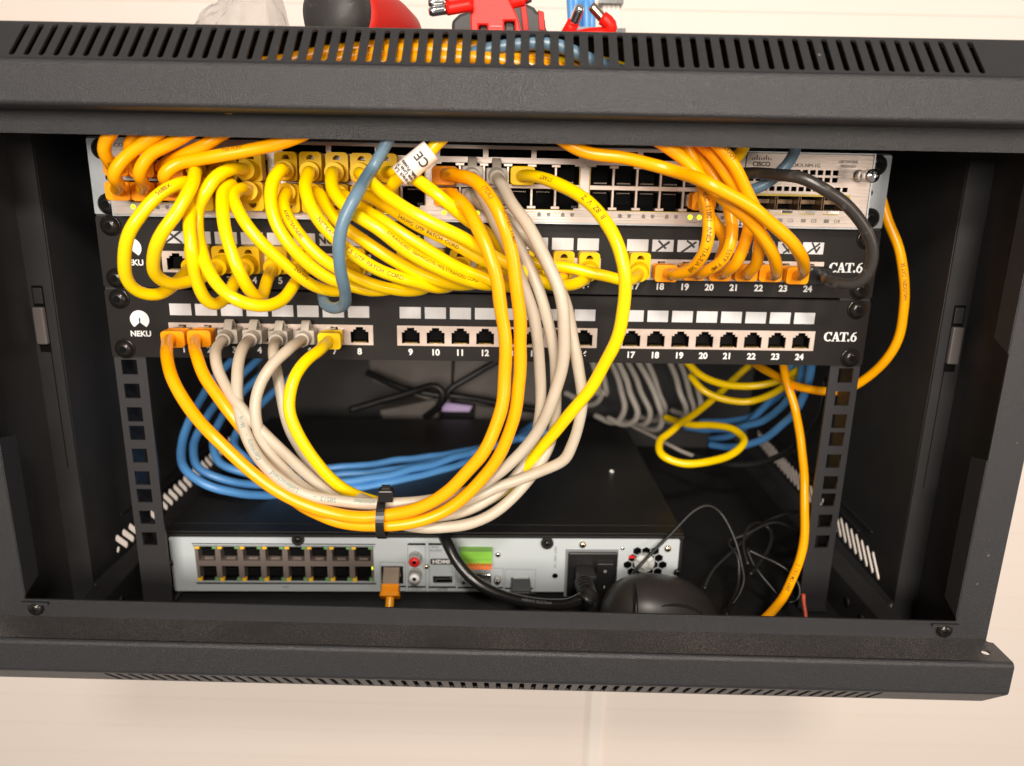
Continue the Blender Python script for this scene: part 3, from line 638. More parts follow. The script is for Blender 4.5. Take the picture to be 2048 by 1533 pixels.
cbt, pbt = cable('yellow patch cable wearing a white certification tag, rising behind the cabinet lip', Y, RY, ('A', swb(1, 4)), [(782, 384, -48), (792, 362, -62), (820, 336, -71), (858, 303, -71), (895, 268, -68), (955, 215, -68), (1050, 150, -70), (1140, 120, -70), (1250, 140, -48), (1370, 200, -46), (1470, 260, -44), (1488, 295, -42), (1462, 328, -36)], ('Y', swt(3, 5)), [], 'network patch cables')
# tag
ta, tb_ = P(862, 301, -71), P(799, 354, -72)
tpath = [ta.lerp(tb_, i/12) for i in range(13)]
tg = thing('paper_tag', 'white curled paper tag with CE mark around a yellow cable', 'tag', RM)
to = obj('tag_sheet', tube(tpath, 5.9, 28, caps=False), K['tag'], tg)
so = to.modifiers.new('s', 'SOLIDIFY'); so.thickness = .00025
print_on(tpath, 6.05, 'CE', 6.5, 6.6, K['ink'], tg, False, .12, .1, circum=True)
for i, (s_, z_) in enumerate((('KXQ300-Y', 25.2), ('Producent:', 21.8), ('Netrack S.A.', 19.2), ('Lesna Linia 76', 16.9), ('Biala, Polska', 14.6))):
    print_on(tpath, 6.05, s_, z_, 2.6 if i else 3.1, K['ink'], tg, False, .1, .05, circum=True)
# --- orange left cluster over the top to the right panel ports
over = 'orange'
def orange_over(label, a, left, topd, right, bport, prints=()):
    x0 = left[-1][0]; 
    cable(label, O, RO, a, left+[(q[0], q[1]-4, q[2]-15) for q in topd]+right, ('B', port1(bport)), prints, grpO)
orange_over('orange cable rising from the first top switch port at the far left', ('B', swt(0, 0)), [(222, 328, -48), (207, 300, -56), (222, 268, -60), (262, 232, -58)], [(420, 165, -52), (600, 118, -50), (800, 95, -52), (1000, 105, -54), (1200, 160, -56), (1330, 240, -60)],
            [(1372, 292, -62), (1395, 345, -62), (1410, 400, -66), (1416, 450, -70), (1408, 500, -70), (1385, 535, -60), (1350, 550, -46)], 18, [('LSO', (213, 322), 3.2, True, .1), ('IEC  11801  AND  TIA/EIA 568', (1412, 475), 4.0, False, .1)])
orange_over('orange cable arching from the second top switch port, partly hidden at the left', ('B', swt(0, 1)), [(268, 322, -44), (258, 295, -50), (275, 268, -54), (320, 235, -52)], [(450, 180, -48), (620, 132, -46), (820, 115, -44), (1010, 125, -46), (1220, 180, -50), (1350, 250, -54)],
            [(1400, 310, -52), (1440, 370, -52), (1462, 430, -56), (1462, 480, -60), (1445, 520, -58), (1408, 546, -46)], 19, [('SSTP  PIMF', (1440, 520), 3.6, False, .2)])
orange_over('orange cable in front at the left, bent sharply at the first bottom switch port', ('B', swb(0, 0)), [(238, 368, -50), (226, 352, -60), (245, 325, -68), (290, 288, -70), (335, 255, -64)], [(460, 185, -56), (640, 130, -55), (830, 105, -58), (1040, 125, -60), (1250, 190, -62), (1345, 245, -64)],
            [(1420, 305, -62), (1462, 365, -62), (1500, 410, -60), (1495, 465, -58), (1475, 520, -54), (1455, 542, -44)], 20)
orange_over('orange cable above the second bottom switch port at the left', ('B', swb(0, 1)), [(288, 368, -48), (277, 345, -60), (295, 315, -68), (345, 285, -70), (405, 252, -64)], [(520, 195, -58), (700, 140, -58), (880, 120, -62), (1080, 140, -64), (1280, 205, -68), (1400, 262, -70)],
            [(1452, 310, -70), (1490, 375, -66), (1515, 430, -62), (1520, 480, -60), (1512, 530, -52), (1498, 546, -43)], 21, [('CUOT', (1455, 312), 3.4, False, .6)])
orange_over('orange cable half hidden behind the front ones at the upper left', ('B', swt(0, 2)), [(322, 338, -40), (345, 318, -50), (395, 295, -58), (450, 265, -58)], [(560, 215, -54), (720, 160, -52), (900, 140, -54), (1060, 170, -60), (1200, 225, -66), (1290, 268, -70)],
            [(1350, 305, -72), (1400, 352, -74), (1455, 402, -78), (1505, 450, -78), (1540, 498, -72), (1553, 540, -56)], 22)
orange_over('long orange cable crossing on top from upper middle down to the last orange plug', ('B', swb(0, 2)), [(338, 372, -48), (330, 352, -62), (355, 330, -72), (420, 315, -78), (500, 300, -78), (590, 278, -72)], [(700, 220, -62), (850, 170, -60), (1000, 200, -68), (1080, 255, -76)],
            [(1160, 300, -84), (1250, 318, -88), (1340, 340, -90), (1420, 368, -90), (1495, 410, -88), (1545, 450, -84), (1590, 492, -78), (1608, 525, -64)], 23, [('T50 FLEX', (470, 300), 3.0, False, .7)])
# orange stub plugged into the fourth block
cable('short visible orange patch cable in the fourth block lower port, dropping behind the others', O, RO, ('B', swb(3, 4)), [(1402, 405, -40), (1425, 440, -42), (1452, 480, -40), (1440, 520, -30), (1430, 560, 8)], None, [], 'network patch cables')
# --- big yellow and oranges, greys of the tied bundle
TB = 'tied bundle of patch cables under the panels'
cable('bright yellow cable in a wide arc from the third block to lower panel port seven', Y, RY+.05, ('Y', swt(2, 3)), [(1062, 352, -46), (1100, 362, -60), (1150, 388, -74), (1195, 428, -84), (1232, 482, -92), (1248, 545, -96), (1250, 605, -96), (1236, 672, -94), (1200, 745, -88), (1155, 808, -82), (1108, 865, -74), (1060, 925, -66), (1000, 985, -60), (930, 1020, -58), (850, 1030, -60), (770, 1010, -66), (700, 985, -72), (640, 935, -76), (598, 875, -76), (578, 815, -74), (588, 762, -68), (615, 722, -58), (640, 700, -46)], ('Y', port2(7)), [('START', (1102, 363), 3.6, True, .2), ('B  8Z  V  Z', (1185, 420), 4.2, True, .2)], TB)
cable('orange cable from lower panel port one, topmost of the two oranges at the tie', O, RO+.1, ('B', port2(1)), [(334, 712, -52), (344, 755, -66), (375, 812, -76), (425, 872, -84), (485, 930, -88), (560, 985, -90), (640, 1020, -92), (715, 1034, -94), (790, 1030, -96), (862, 1004, -98), (925, 955, -100), (975, 890, -100), (1002, 815, -98), (1010, 735, -96), (1008, 650, -96), (996, 570, -96), (972, 495, -94), (940, 430, -84), (908, 390, -64)], ('B', swb(2, 0)), [], TB)
cable('orange cable from lower panel port two, outer of the two oranges, printed near the top', O, RO+.1, ('B', port2(2)), [(392, 712, -52), (408, 755, -62), (450, 815, -70), (498, 878, -74), (540, 940, -78), (590, 1000, -84), (650, 1035, -88), (715, 1050, -92), (790, 1050, -94), (870, 1030, -92), (945, 980, -92), (1000, 905, -92), (1030, 820, -92), (1040, 735, -92), (1040, 650, -94), (1034, 570, -96), (1022, 490, -96), (1000, 425, -94), (962, 372, -84), (920, 350, -66)], ('B', swt(2, 0)), [('SSTP 4', (908, 348), 3.1, True, .2), ('(TDL)', (985, 385), 3.7, True, -.2), ('ISO/IEC 11801', (1018, 455), 3.2, True, -.8)], TB)
cable('grey cable with the leftmost grey boot, crossing behind the printed one', G, RG, ('C', port2(3)), [(428, 715, -48), (440, 755, -58), (478, 812, -70), (530, 868, -76), (590, 925, -74), (645, 975, -72), (700, 1010, -74), (770, 1042, -82), (850, 1056, -86), (930, 1050, -82), (1000, 1020, -76), (1055, 965, -70), (1095, 900, -66), (1112, 840, -66), (1112, 760, -68), (1106, 690, -72), (1086, 610, -74), (1058, 535, -70), (1020, 460, -56), (990, 420, -44)], ('C', swb(2, 2)), [], TB)
cable('grey cable printed Germany along its lower left curve, topmost grey at the tie', G, RG+.1, ('C', port2(4)), [(482, 705, -46), (476, 745, -58), (477, 805, -68), (488, 865, -78), (515, 915, -84), (560, 960, -88), (620, 990, -88), (690, 1005, -88), (770, 1008, -88), (850, 1003, -86), (930, 985, -82), (1000, 945, -80), (1060, 885, -82), (1100, 815, -86), (1122, 740, -90), (1130, 670, -92), (1122, 600, -92), (1098, 530, -88), (1060, 460, -78), (1022, 405, -62)], ('C', swt(2, 2)), [('06/16', (485, 845), 3.4, True, 0), ('Germany  -', (508, 895), 4.0, True, 0), ('Lüdenscheid', (570, 960), 4.0, True, 0), ('58513  ~', (648, 994), 4.0, True, 0), ('schnittfest', (730, 1008), 3.2, True, .3)], TB, ink='inkt')
cable('grey cable emerging at the fifth lower port, kinked where it bulges out on the right', G, RG, ('C', port2(5)), [(545, 712, -42), (555, 760, -48), (566, 815, -54), (582, 868, -60), (615, 920, -64), (665, 965, -68), (720, 1000, -72), (790, 1020, -78), (860, 1022, -78), (930, 1002, -74), (1000, 972, -72), (1062, 952, -72), (1112, 932, -74), (1130, 922, -75), (1138, 905, -76), (1156, 860, -78), (1167, 800, -80), (1160, 745, -80), (1150, 690, -80), (1135, 620, -76), (1105, 550, -66), (1075, 500, -54), (1050, 472, -42), (1015, 440, -40), (975, 418, -40)], ('C', swb(2, 1)), [], TB)
cable('grey cable from the sixth lower port looping left over its neighbour', G, RG, ('C', port2(6)), [(578, 700, -54), (545, 730, -64), (518, 768, -70), (508, 815, -74), (517, 865, -76), (545, 915, -76), (595, 965, -76), (650, 1000, -78), (720, 1024, -82), (790, 1034, -84), (870, 1036, -80), (950, 1015, -72), (1020, 965, -66), (1060, 905, -64), (1080, 840, -66), (1082, 770, -68), (1078, 700, -72), (1066, 630, -76), (1042, 560, -76), (1012, 490, -72), (985, 430, -66), (963, 385, -54)], ('C', swt(2, 1)), [], TB)
# --- slate blue cable over the top
cable('slate blue patch cable hanging in front of the yellow fan and curling back under it', 'sblue', 3.2, ('S', port1(7)), [(645, 585, -38), (650, 605, -50), (668, 618, -62), (688, 612, -70), (690, 585, -80), (680, 540, -92), (678, 490, -97), (688, 440, -98), (712, 390, -94), (744, 340, -84), (772, 292, -73), (804, 240, -66), (855, 185, -68), (910, 126, -74), (975, 97, -76), (1045, 88, -77), (1120, 94, -78), (1185, 120, -78), (1260, 150, -70), (1400, 190, -60), (1530, 235, -50), (1592, 285, -42), (1582, 322, -38), (1555, 352, -36), (1505, 380, -32), (1462, 394, -26)], ('S', swb(3, 5)), [], 'network patch cables')
# --- black cable into port 24
cable('black network cable curving from the module down into the last upper panel port', 'cordg', 3.25, ('K', port1(24)), [(1662, 563, -46), (1700, 569, -54), (1728, 556, -58), (1742, 525, -60), (1738, 478, -62), (1716, 436, -64), (1682, 401, -66), (1642, 374, -66), (1602, 355, -62), (1560, 348, -54), (1520, 346, -42), (1490, 347, -30), (1475, 349, -12)], None, [], 'network patch cables')
# --- cables behind and beside the rails
BK = 'loose cables at the back of the cabinet'
cable('orange cable bulging out past the right rail and back in through it', O, 3.1, None, [(1762, 395, 10), (1775, 440, 8), (1798, 500, 4), (1808, 560, 2), (1808, 620, 2), (1795, 680, 4), (1765, 730, 10), (1728, 762, 18), (1690, 782, 26), (1640, 783, 34), (1590, 772, 50), (1555, 755, 66), (1520, 735, 90), (1500, 720, 110)], None, [('HALOGEN  CAT 5E', (1803, 560), 3.2, True, .2)], BK, 'loose_cable')
cable('yellow-orange cable hanging down the right side and dipping behind the front lip', 'orange', 3.0, None, [(1566, 725, 60), (1572, 760, 52), (1588, 810, 44), (1600, 870, 32), (1607, 940, 18), (1609, 1010, 4), (1609, 1070, -8), (1598, 1125, -20), (1575, 1180, -34), (1540, 1228, -48), (1500, 1265, -58)], None, [('2007 CM (UL)  C', (1590, 1160), 3.6, True, .1)], BK, 'loose_cable')
cable('yellow cable in the upper of two shallow arcs behind the lower panel', Y, 3.0, None, [(1370, 720, 120), (1400, 750, 120), (1440, 768, 120), (1500, 772, 118), (1555, 762, 112), (1610, 732, 100)], None, [], BK, 'loose_cable')
cable('yellow cable in the lower of two shallow arcs behind the lower panel', Y, 3.0, None, [(1380, 750, 150), (1405, 780, 140), (1450, 800, 135), (1500, 803, 130), (1550, 785, 122), (1600, 745, 110)], None, [], BK, 'loose_cable')
cable('yellow cable coiled into one open loop on the floor behind the right rail', Y, 3.2, None, [(1500, 730, 190), (1450, 775, 185), (1400, 820, 165), (1350, 855, 130), (1320, 885, 105), (1322, 910, 92), (1360, 926, 86), (1410, 925, 86), (1460, 910, 95), (1487, 885, 110), (1470, 862, 130), (1425, 850, 150), (1380, 850, 165), (1330, 835, 190)], None, [], BK, 'loose_cable')
zt_ = -126.
bl = [
 [(470, 715, 170), (420, 768, 140), (388, 825, 110), (366, 880, 85), (364, 925, 62), (395, 962, 52), (465, 984, 56), ('z', 560, 990, -128), ('z', 680, 982, -128), ('z', 800, 962, -128), ('z', 920, 930, -128), (1010, 895, 220), (1070, 850, 240), (1110, 800, 260)],
 [(520, 715, 190), (450, 785, 150), (405, 850, 110), (386, 900, 84), (400, 940, 66), (455, 962, 66), ('z', 540, 972, -122), ('z', 660, 968, -122), ('z', 790, 948, -122), ('z', 930, 910, -124), (1040, 870, 240), (1100, 820, 260)],
 [(565, 715, 210), (490, 780, 170), (440, 842, 130), (425, 885, 104), (440, 925, 86), (500, 948, 84), ('z', 600, 955, -124), ('z', 720, 948, -124), ('z', 850, 930, -124), ('z', 980, 895, -124), (1090, 858, 220)],
 [(625, 715, 230), (560, 775, 190), (500, 830, 150), (470, 875, 120), (480, 910, 100), ('z', 560, 935, -124), ('z', 680, 936, -124), ('z', 800, 922, -126), ('z', 920, 905, -126), ('z', 1010, 885, -126), (1100, 862, 200), (1160, 820, 230)],
]
for p_, l_ in zip(bl, ('blue cable, outermost of the coil lying on the recorder', 'blue cable, second of the coil lying on the recorder', 'blue cable, third of the coil lying on the recorder', 'blue cable, innermost of the coil lying on the recorder')):
    cable(l_, 'blue', 3.3, None, p_, None, [], 'blue cables coiled on the recorder', 'loose_cable')
br = [
 [(1625, 715, 60), (1618, 760, 70), (1600, 810, 85), (1565, 850, 105), (1520, 880, 130), (1470, 895, 160), (1420, 890, 190)],
 [(1608, 715, 85), (1600, 760, 95), (1570, 805, 115), (1530, 840, 140), (1480, 855, 165), (1420, 860, 200), (1370, 855, 230)],
 [(1585, 715, 110), (1575, 760, 115), (1540, 800, 140), (1510, 835, 160), (1470, 868, 180), (1420, 880, 210)],
 [(1600, 715, 140), (1580, 765, 150), (1530, 815, 170), (1480, 840, 190), (1400, 845, 220)],
]
for p_, l_ in zip(br, ('blue cable nearest the right rail, sweeping down and left', 'blue cable second from the right rail', 'blue cable third from the right rail, crossing behind the orange ones', 'dim blue cable deepest of the group by the right rail')):
    cable(l_, 'blue', 3.2, None, p_, None, [], 'blue cables behind the right rail', 'loose_cable')
gx = [(1182, 1198, 1190, 790), (1232, 1262, 1275, 840), (1195, 1212, 1205, 800), (1218, 1245, 1250, 835), (1250, 1285, 1300, 845), (1270, 1310, 1325, 855), (1290, 1318, 1330, 835), (1335, 1362, 1372, 838), (1355, 1380, 1388, 838), (1372, 1398, 1402, 825)]
for i, (a, b, c, e) in enumerate(gx):
    dd = 200+8*i-20*(i % 2)
    p_ = [(a, 715, dd), ((a+b)/2+4, 755, dd), (b, 790, dd), (c, e-18, dd-4), (c-6, e, dd), (c-26, e+10 if i < 4 else e+6, dd+14), (c-60, e-4, dd+30)]
    cable(('dim grey cable hanging behind the lower panel, %s from the left in its curtain' % ('first', 'fourth', 'second', 'third', 'fifth', 'sixth', 'seventh', 'eighth', 'ninth', 'tenth')[i]), 'dgrey', 2.9, None, p_, None, [], 'grey cables hanging at the back', 'loose_cable')
cable('thin black cable arcing across the floor behind the right rail', 'cord', 2.6, None, [(1655, 760, 40), (1645, 820, 60), (1620, 865, 80), (1580, 900, 100), (1520, 926, 115), (1450, 930, 130), (1390, 915, 160)], None, [], BK, 'loose_cable')
cable('thin grey cable lying diagonally on the floor behind the recorder', 'dgrey', 1.8, None, [(1260, 850, 240), (1320, 880, 200), (1380, 910, 170), (1420, 922, 150)], None, [], BK, 'loose_cable')

# cable tie
tie = thing('cable_tie', 'black nylon cable tie cinched round the bundle of patch cables', 'cable tie', RM)
c0, c1 = P(770, 990, -86), P(768, 1066, -88); ctr = (c0+c1)/2; hh = (c0-c1).length/2
ringp = [ctr+Vector((math.sin(a*0)*0+(-.6)*math.sin(a), -(11.5)*math.sin(a)-3, hh*math.cos(a))) for a in [2*math.pi*i/40 for i in range(41)]]
tm = MB(); vs = []; 
for i, p in enumerate(ringp):
    a = 2*math.pi*i/40; o_ = Vector((0, -math.sin(a), math.cos(a)))
    vs += [p+Vector((-2.3, 0, 0)), p+Vector((2.3, 0, 0)), p+Vector((2.3, 0, 0))+o_*1.1, p+Vector((-2.3, 0, 0))+o_*1.1]
tm.add(vs, [(i*4+k, i*4+(k+1) % 4, (i+1)*4+(k+1) % 4, (i+1)*4+k) for i in range(40) for k in range(4)], 0, None, False)
obj('strap', tm, K['tie'], tie)
hp = P(772, 990, -98)
hd = MB().box(hp.x-4, hp.x+4, hp.y-3, hp.y+3.2, hp.z-3.4, hp.z+3.4)
bevel(obj('tie_head', hd, K['tie'], tie), .8)
obj('tie_tail', MB().box(hp.x-2.2, hp.x+2.2, hp.y-.4, hp.y+.8, hp.z+3, hp.z+5.5), K['tie'], tie)

# ================================================================== VIDEO RECORDER
D = 17.
nv = thing('video_recorder', 'flat black network recorder on the cabinet floor, its light grey connector side facing out', 'recorder', RM)
def n(px, py): q = P(px, py, D); return (q.x, q.z)
case = MB().box(-229.5, 139.5, D+14, D+262, -178.6, -130.2).box(-229.5, 139.5, D+.8, D+14, -131.6, -130.2).box(-229.5, 139.5, D+.8, D+14, -178.6, -177.2).box(-229.5, -227.6, D+.8, D+14, -177.2, -131.6).box(137.2, 139.5, D+.8, D+14, -177.2, -131.6)
bevel(obj('case', case, K['case'], nv), .8)
obj('lid_edge', MB().box(-229, 139, D-2.4, D+3, -132.2, -130.6), K['case'], nv)
obj('lid_screw_tab', curve_mesh('t', [circ(n(597, 1077)[0], n(597, 1077)[1]-.4, 4.4)], 1.2), K['case'], nv, T(0, D-1.8, 0) @ XZ)
obj('lid_screw_tab', curve_mesh('t', [circ(n(1094, 1084)[0], n(1094, 1084)[1]-.2, 4.6)], 1.2), K['case'], nv, T(0, D-1.8, 0) @ XZ)
for px, py in ((597, 1076), (1094, 1084), (1353, 1141)): cross_screw(nv, n(px, py)[0], D-2.6, n(px, py)[1], 2.6, 'screw')
cross_screw(nv, -228.8, D-1.4, -154, 3.4, 'screw')
hc = n(1290, 1130)
hexes = []
R0 = 3.45
for i in range(-4, 5):
    for j in range(-4, 5):
        x = hc[0]+i*6.4+(j % 2)*3.2; z_ = hc[1]+j*5.54
        d_ = math.hypot(x-hc[0], z_-hc[1])
        if d_ < 15.5: hexes.append(circ(x, z_, R0, 6, math.pi/6))
def rect(px0, py0, px1, py1): a = n(px0, py0); b = n(px1, py1); return [(a[0], b[1]), (b[0], b[1]), (b[0], a[1]), (a[0], a[1])]
pol = [rrect(-227.2, 136.6, -176.6, -134.0, 1.4), rect(389, 1092, 749, 1163), rect(762, 1132, 807, 1168), rect(866, 1152, 905, 1166), rect(1022, 1155, 1058, 1178), circ(n(1110, 1152)[0], n(1110, 1152)[1], 2.2)]+hexes
bp = sheet_xz('connector_plate', pol, 1.0, D, K['grey_metal'], nv)
# ports
x0, z0 = n(389, 1092); x1, z1 = n(749, 1163); zm = (z0+z1)/2; pw = (x1-x0)/8; obj('port_cavity', MB().box(x0-1, x1+1, D+9, D+9.6, z1-1, z0+1), K['void'], nv)
pb = MB(); taupe = mat('port_block', (.17, .14, .125), .4, .2)
pb.box(x0, x1, D+.2, D+9, zm-2.1, zm+2.1)
for i in range(9): pb.box(max(x0, x0+pw*i-1.9), min(x1, x0+pw*i+1.9), D+.25, D+9, z1, z0)
obj('port_block', pb, taupe, nv)
for i in range(8):
    xc = x0+pw*(i+.5)
    for row, (za, zb_) in enumerate(((zm+1.5, z0), (z1, zm-1.5))):
        q = MB().box(xc-pw/2+1.3, xc+pw/2-1.3, D+7.5, D+8.9, za, zb_)
        q.box(xc-3.4, xc+3.4, D+5, D+7.4, (za+zb_)/2-.6, (za+zb_)/2+1.4, 0)
        po = obj('port', q, K['void'], nv)
        cl = MB()
        for c_ in range(8): cl.box(xc-2.9+c_*.78, xc-2.6+c_*.78, D+3, D+6, (za+.6) if row == 0 else (zb_-1.4), (za+1.1) if row == 0 else (zb_-.9))
        obj('contacts', cl, K['nickel'], po)
        zl = zb_-1.1 if row == 0 else za+1.1
        obj('amber_light', MB().box(xc-pw/2+.2, xc-pw/2+3.2, D-.3, D+2, zl-1.2, zl+1.2), K['led_y'], po)
        obj('green_light', MB().box(xc+pw/2-3.6, xc+pw/2-.5, D-.3, D+2, zl-1.1, zl+1.1), K['led_gr'], po)
obj('shield_edge', MB().box(x0-.8, x1+.8, D-1.0, D-.5, z0, z0+1.).box(x0-1.2, x1+1., D-.8, D-.5, z1-1.2, z1-.4), K['galv'], nv)
obj('groove', MB().box(x0-1.6, x1+1.6, D-.62, D-.45, z0+1.6, z0+2.3).box(x0-1., x1+1.2, D-.62, D-.45, z1-2.2, z1-1.5), K['void'], nv)
obj('lit_port_light', MB().box(n(745, 1136)[0]-.5, n(745, 1136)[0]+.5, D-.9, D-.5, n(745, 1136)[1]-1, n(745, 1136)[1]+1), K['led_on'], nv)
def frame_(px0, py0, px1, py1, w=.25, m='inkg'):
    a = n(px0, py0); b = n(px1, py1)
    obj('frame_line', MB().box(a[0], b[0], D-.6, D-.45, a[1]-w, a[1]).box(a[0], b[0], D-.6, D-.45, b[1], b[1]+w).box(a[0], a[0]+w, D-.61, D-.46, b[1], a[1]).box(b[0]-w, b[0], D-.61, D-.46, b[1], a[1]), K[m], nv)
lp_ = n(784, 1150)
obj('port', MB().box(lp_[0]-5.6, lp_[0]+5.6, D+7, D+8, lp_[1]-5.5, lp_[1]+5.5).box(lp_[0]-5.7, lp_[0]+5.7, D+.2, D+7, lp_[1]+4.0, lp_[1]+5.4), K['nickel'], nv)
frame_(760, 1124, 812, 1182); frame_(815, 1088, 852, 1182); frame_(858, 1088, 912, 1182); frame_(915, 1136, 1006, 1182); frame_(1010, 1138, 1070, 1186)
for px0, px1 in ((816, 851), (857, 884)): a = n(px0, 1086); b = n(px1, 1090); obj('groove', MB().box(a[0], b[0], D-.7, D-.45, b[1], a[1]), K['void'], nv)
for px0, px1 in ((763, 811), (816, 851), (857, 912), (916, 1006), (1010, 1066)): a = n(px0, 1171+(px0-763)*.016); b = n(px1, 1174+(px0-763)*.016); obj('groove', MB().box(a[0], b[0], D-.72, D-.45, b[1], a[1]), K['void'], nv)
def ml(M_): return M_
for (px, py), m_, nm in (((831, 1113), 'redp', 'red_socket'), ((831, 1146), 'rcaw', 'white_socket')):
    q = n(px, py); M_ = Matrix(((0, 1, 0, q[0]), (-1, 0, 0, D-.4), (0, 0, 1, q[1]), (0, 0, 0, 1)))
    o_ = obj('audio_socket', MB().lathe([(0, 4.6), (1.2, 4.6), (1.2, 4.0), (5, 4.0), (5, 4.2), (8, 4.2)], M_, 24), K['rca'], nv)
    obj('insert', MB().lathe([(7.8, 3.7), (8.8, 3.7)], M_, 20), K[m_], o_); obj('pin_hole', MB().lathe([(8.7, 1.4), (8.9, 1.4)], M_, 14), K['void'], o_)
cross_screw(nv, n(853, 1133)[0], D-.5, n(853, 1133)[1], 1.9, 'brass'); cross_screw(nv, n(996, 1109)[0], D-.5, n(996, 1109)[1], 2.1, 'chrome')
for px, py in ((1165, 1089), (1335, 1097)): cross_screw(nv, n(px, py)[0], D-.6, n(px, py)[1], 2.6, 'brass')
cross_screw(nv, n(1245, 1096)[0], D-.5, n(1245, 1096)[1], 1.6, 'chrome')
def nt_(s_, px, py, size, m_='inkg', rot=0, bold=0): q = n(px, py); text(s_, q[0], D-.62, q[1], size, K[m_], nv, bold, rot=rot)
nt_('ALARM', 872, 1101, 2.7); nt_('SENSE', 870, 1094, 2.0); nt_('POE', 572, 1174, 2.4); nt_('AUDIO', 834, 1178, 2.4); nt_('HDMI', 885, 1178, 3.0, 'ink'); nt_('VGA', 960, 1180, 2.8, 'ink'); nt_('AC 100V~240V', 1111, 1114, 2.7, 'inkg', math.pi/2)
nt_('LAN', 785, 1178, 2.2)
a = n(861, 1117); b = n(910, 1129); obj('logo_plate', curve_mesh('logo', [rrect(a[0], b[0], b[1], a[1], 1)], .1), K['ink'], nv, T(0, D-.6, 0) @ XZ)
q = n(884, 1123.3); text('HDMI', q[0]-.6, D-.72, q[1], 4.0, K['white'], nv, .16, sx=1.25)
a = n(866, 1152); b = n(905, 1166); hd_ = obj('display_socket', MB().box(a[0], b[0], D+5, D+6, b[1], a[1]).box(a[0]+1.6, b[0]-1.6, D-.3, D+5, a[1]-2.0, a[1]-1.1), K['black'], nv)
obj('shell', MB().box(a[0]+1.2, b[0]-1.2, D-.7, D+5, b[1]+.1, b[1]+.7), K['chrome'], hd_)
# terminal block
a = n(921, 1093); b = n(984, 1121); tm_ = obj('terminal_block', MB().box(a[0], b[0], D-8, D-.4, (a[1]+b[1])/2-.5, a[1]).box(a[0], b[0], D-5, D-.4, b[1], (a[1]+b[1])/2-.5), K['green'], nv)
w_ = (b[0]-a[0])/9
for i in range(9): obj('lever', MB().box(a[0]+w_*i+.25, a[0]+w_*(i+1)-.25, D-9, D-4, b[1]-2.6, b[1]+.2), K['orng'], tm_)
# vga
a = n(932, 1140); b = n(988, 1164); vg = obj('monitor_socket', MB().box(a[0]+3, b[0]-2, D-6, D-.4, b[1]+1, a[1]), K['chrome'], nv); bevel(vg, 1.2)
for px in (928, 995):
    q = n(px, 1158); cross_screw(nv, q[0], D-2.5, q[1], 2.2, 'chrome', 'standoff', 1.)
    obj('standoff_ring', MB().lathe([(0, 2.9), (2.5, 2.6)], Matrix(((0, 1, 0, q[0]), (-1, 0, 0, D-.4), (0, 0, 1, q[1]), (0, 0, 0, 1))), 16), K['rca'], nv)
# power inlet and fan
a = n(1136, 1102); b = n(1230, 1190)
obj('inlet_bezel', MB().box(a[0]-1.8, b[0]+.4, D-.9, D-.45, b[1]-1, a[1]+1.6), K['galv'], nv)
inl = bevel(obj('power_inlet', MB().box(a[0], b[0], D-3, D-.9, b[1], a[1]), K['black'], nv), 1.2)
a = n(1192, 1120); b = n(1222, 1176)
rk = bevel(obj('rocker_switch', MB().box(a[0], b[0], D-6, D-2.9, b[1], a[1]), K['black'], inl), .6)
text('O', (a[0]+b[0])/2, D-6.1, a[1]-6, 2.6, K['white'], rk); text('I', (a[0]+b[0])/2, D-6.1, b[1]+4.0, 2.6, K['white'], rk, .1)
fan = obj('fan_rotor', MB().box(hc[0]-15, hc[0]+15, D+10, D+10.5, hc[1]-15, hc[1]+15), K['void'], nv)
obj('hub', MB().lathe([(0, 7.6), (4, 7.6), (4.6, 7.0)], Matrix(((0, 1, 0, hc[0]), (-1, 0, 0, D+6), (0, 0, 1, hc[1]), (0, 0, 0, 1))), 28), K['hub'], fan)
obj('fan_wire', MB().box(hc[0]-12, hc[0]-7, D+4, D+5.5, hc[1]+3, hc[1]+5), K['redp'], fan)
# cables plugged in the recorder
t, pth = cable('orange patch cable plugged into the single port of the recorder, pointing down', O, 3.0, None, [('l', lp_[0], D-12, lp_[1]-8.5), ('l', lp_[0]+.1, D-16, lp_[1]-13), ('l', lp_[0]-.4, D-20, lp_[1]-20), ('l', lp_[0]-1, D-26, lp_[1]-27)], None, [], 'network patch cables')
Mp = Matrix(((0, 1, 0, lp_[0]*mm), (-.70, 0, .71, (D-4)*mm), (-.71, 0, -.70, (lp_[1]-.5)*mm), (0, 0, 0, 1)))
pl = bpy.data.objects.new('plug', None); COL.objects.link(pl); pl.parent = t; pl.matrix_local = Mp
m2 = BB.copy(); m2.materials.clear(); m2.transform(Matrix.Diagonal((.66, 1, 1, 1))); bevel(obj('boot', m2, K['oboot'], pl), .5); obj('connector', CONN, None, pl)
pc = thing('power_cable', 'glossy black power cord with an angled plug in the recorder inlet', 'power cord', RM)
e_ = n(1168, 1150)
pp_ = [(878, 1060, 30), (892, 1082, 2), (915, 1125, -6), (950, 1163, -12), (995, 1188, -18), (1045, 1203, -24), (1100, 1210, -30), (1145, 1207, -36), (1170, 1192, -36)]
pth = spline([P(*q) for q in pp_])
obj('cord', tube(pth, 3.9), K['cord'], pc)
print_on(pth, 3.9, 'H03VV-F 3G 0.75mm', (1080, 1208), 2.8, K['inkg'], pc, False, .3)
pq = MB(); pq.box(e_[0]-7.5, e_[0]+7.5, D-18, D-2, e_[1]-6, e_[1]+9)
pb_ = bevel(obj('plug', pq, K['black'], pc), 2.2, 3)
bevel(obj('plug_neck', MB().box(e_[0]-6, e_[0]+6, D-34, D-12, e_[1]-15, e_[1]-3), K['black'], pc), 3, 3)
sr = spline([P(1168, 1168, -22), P(1172, 1182, -32), P(1176, 1194, -40), P(1168, 1204, -42)], 1)
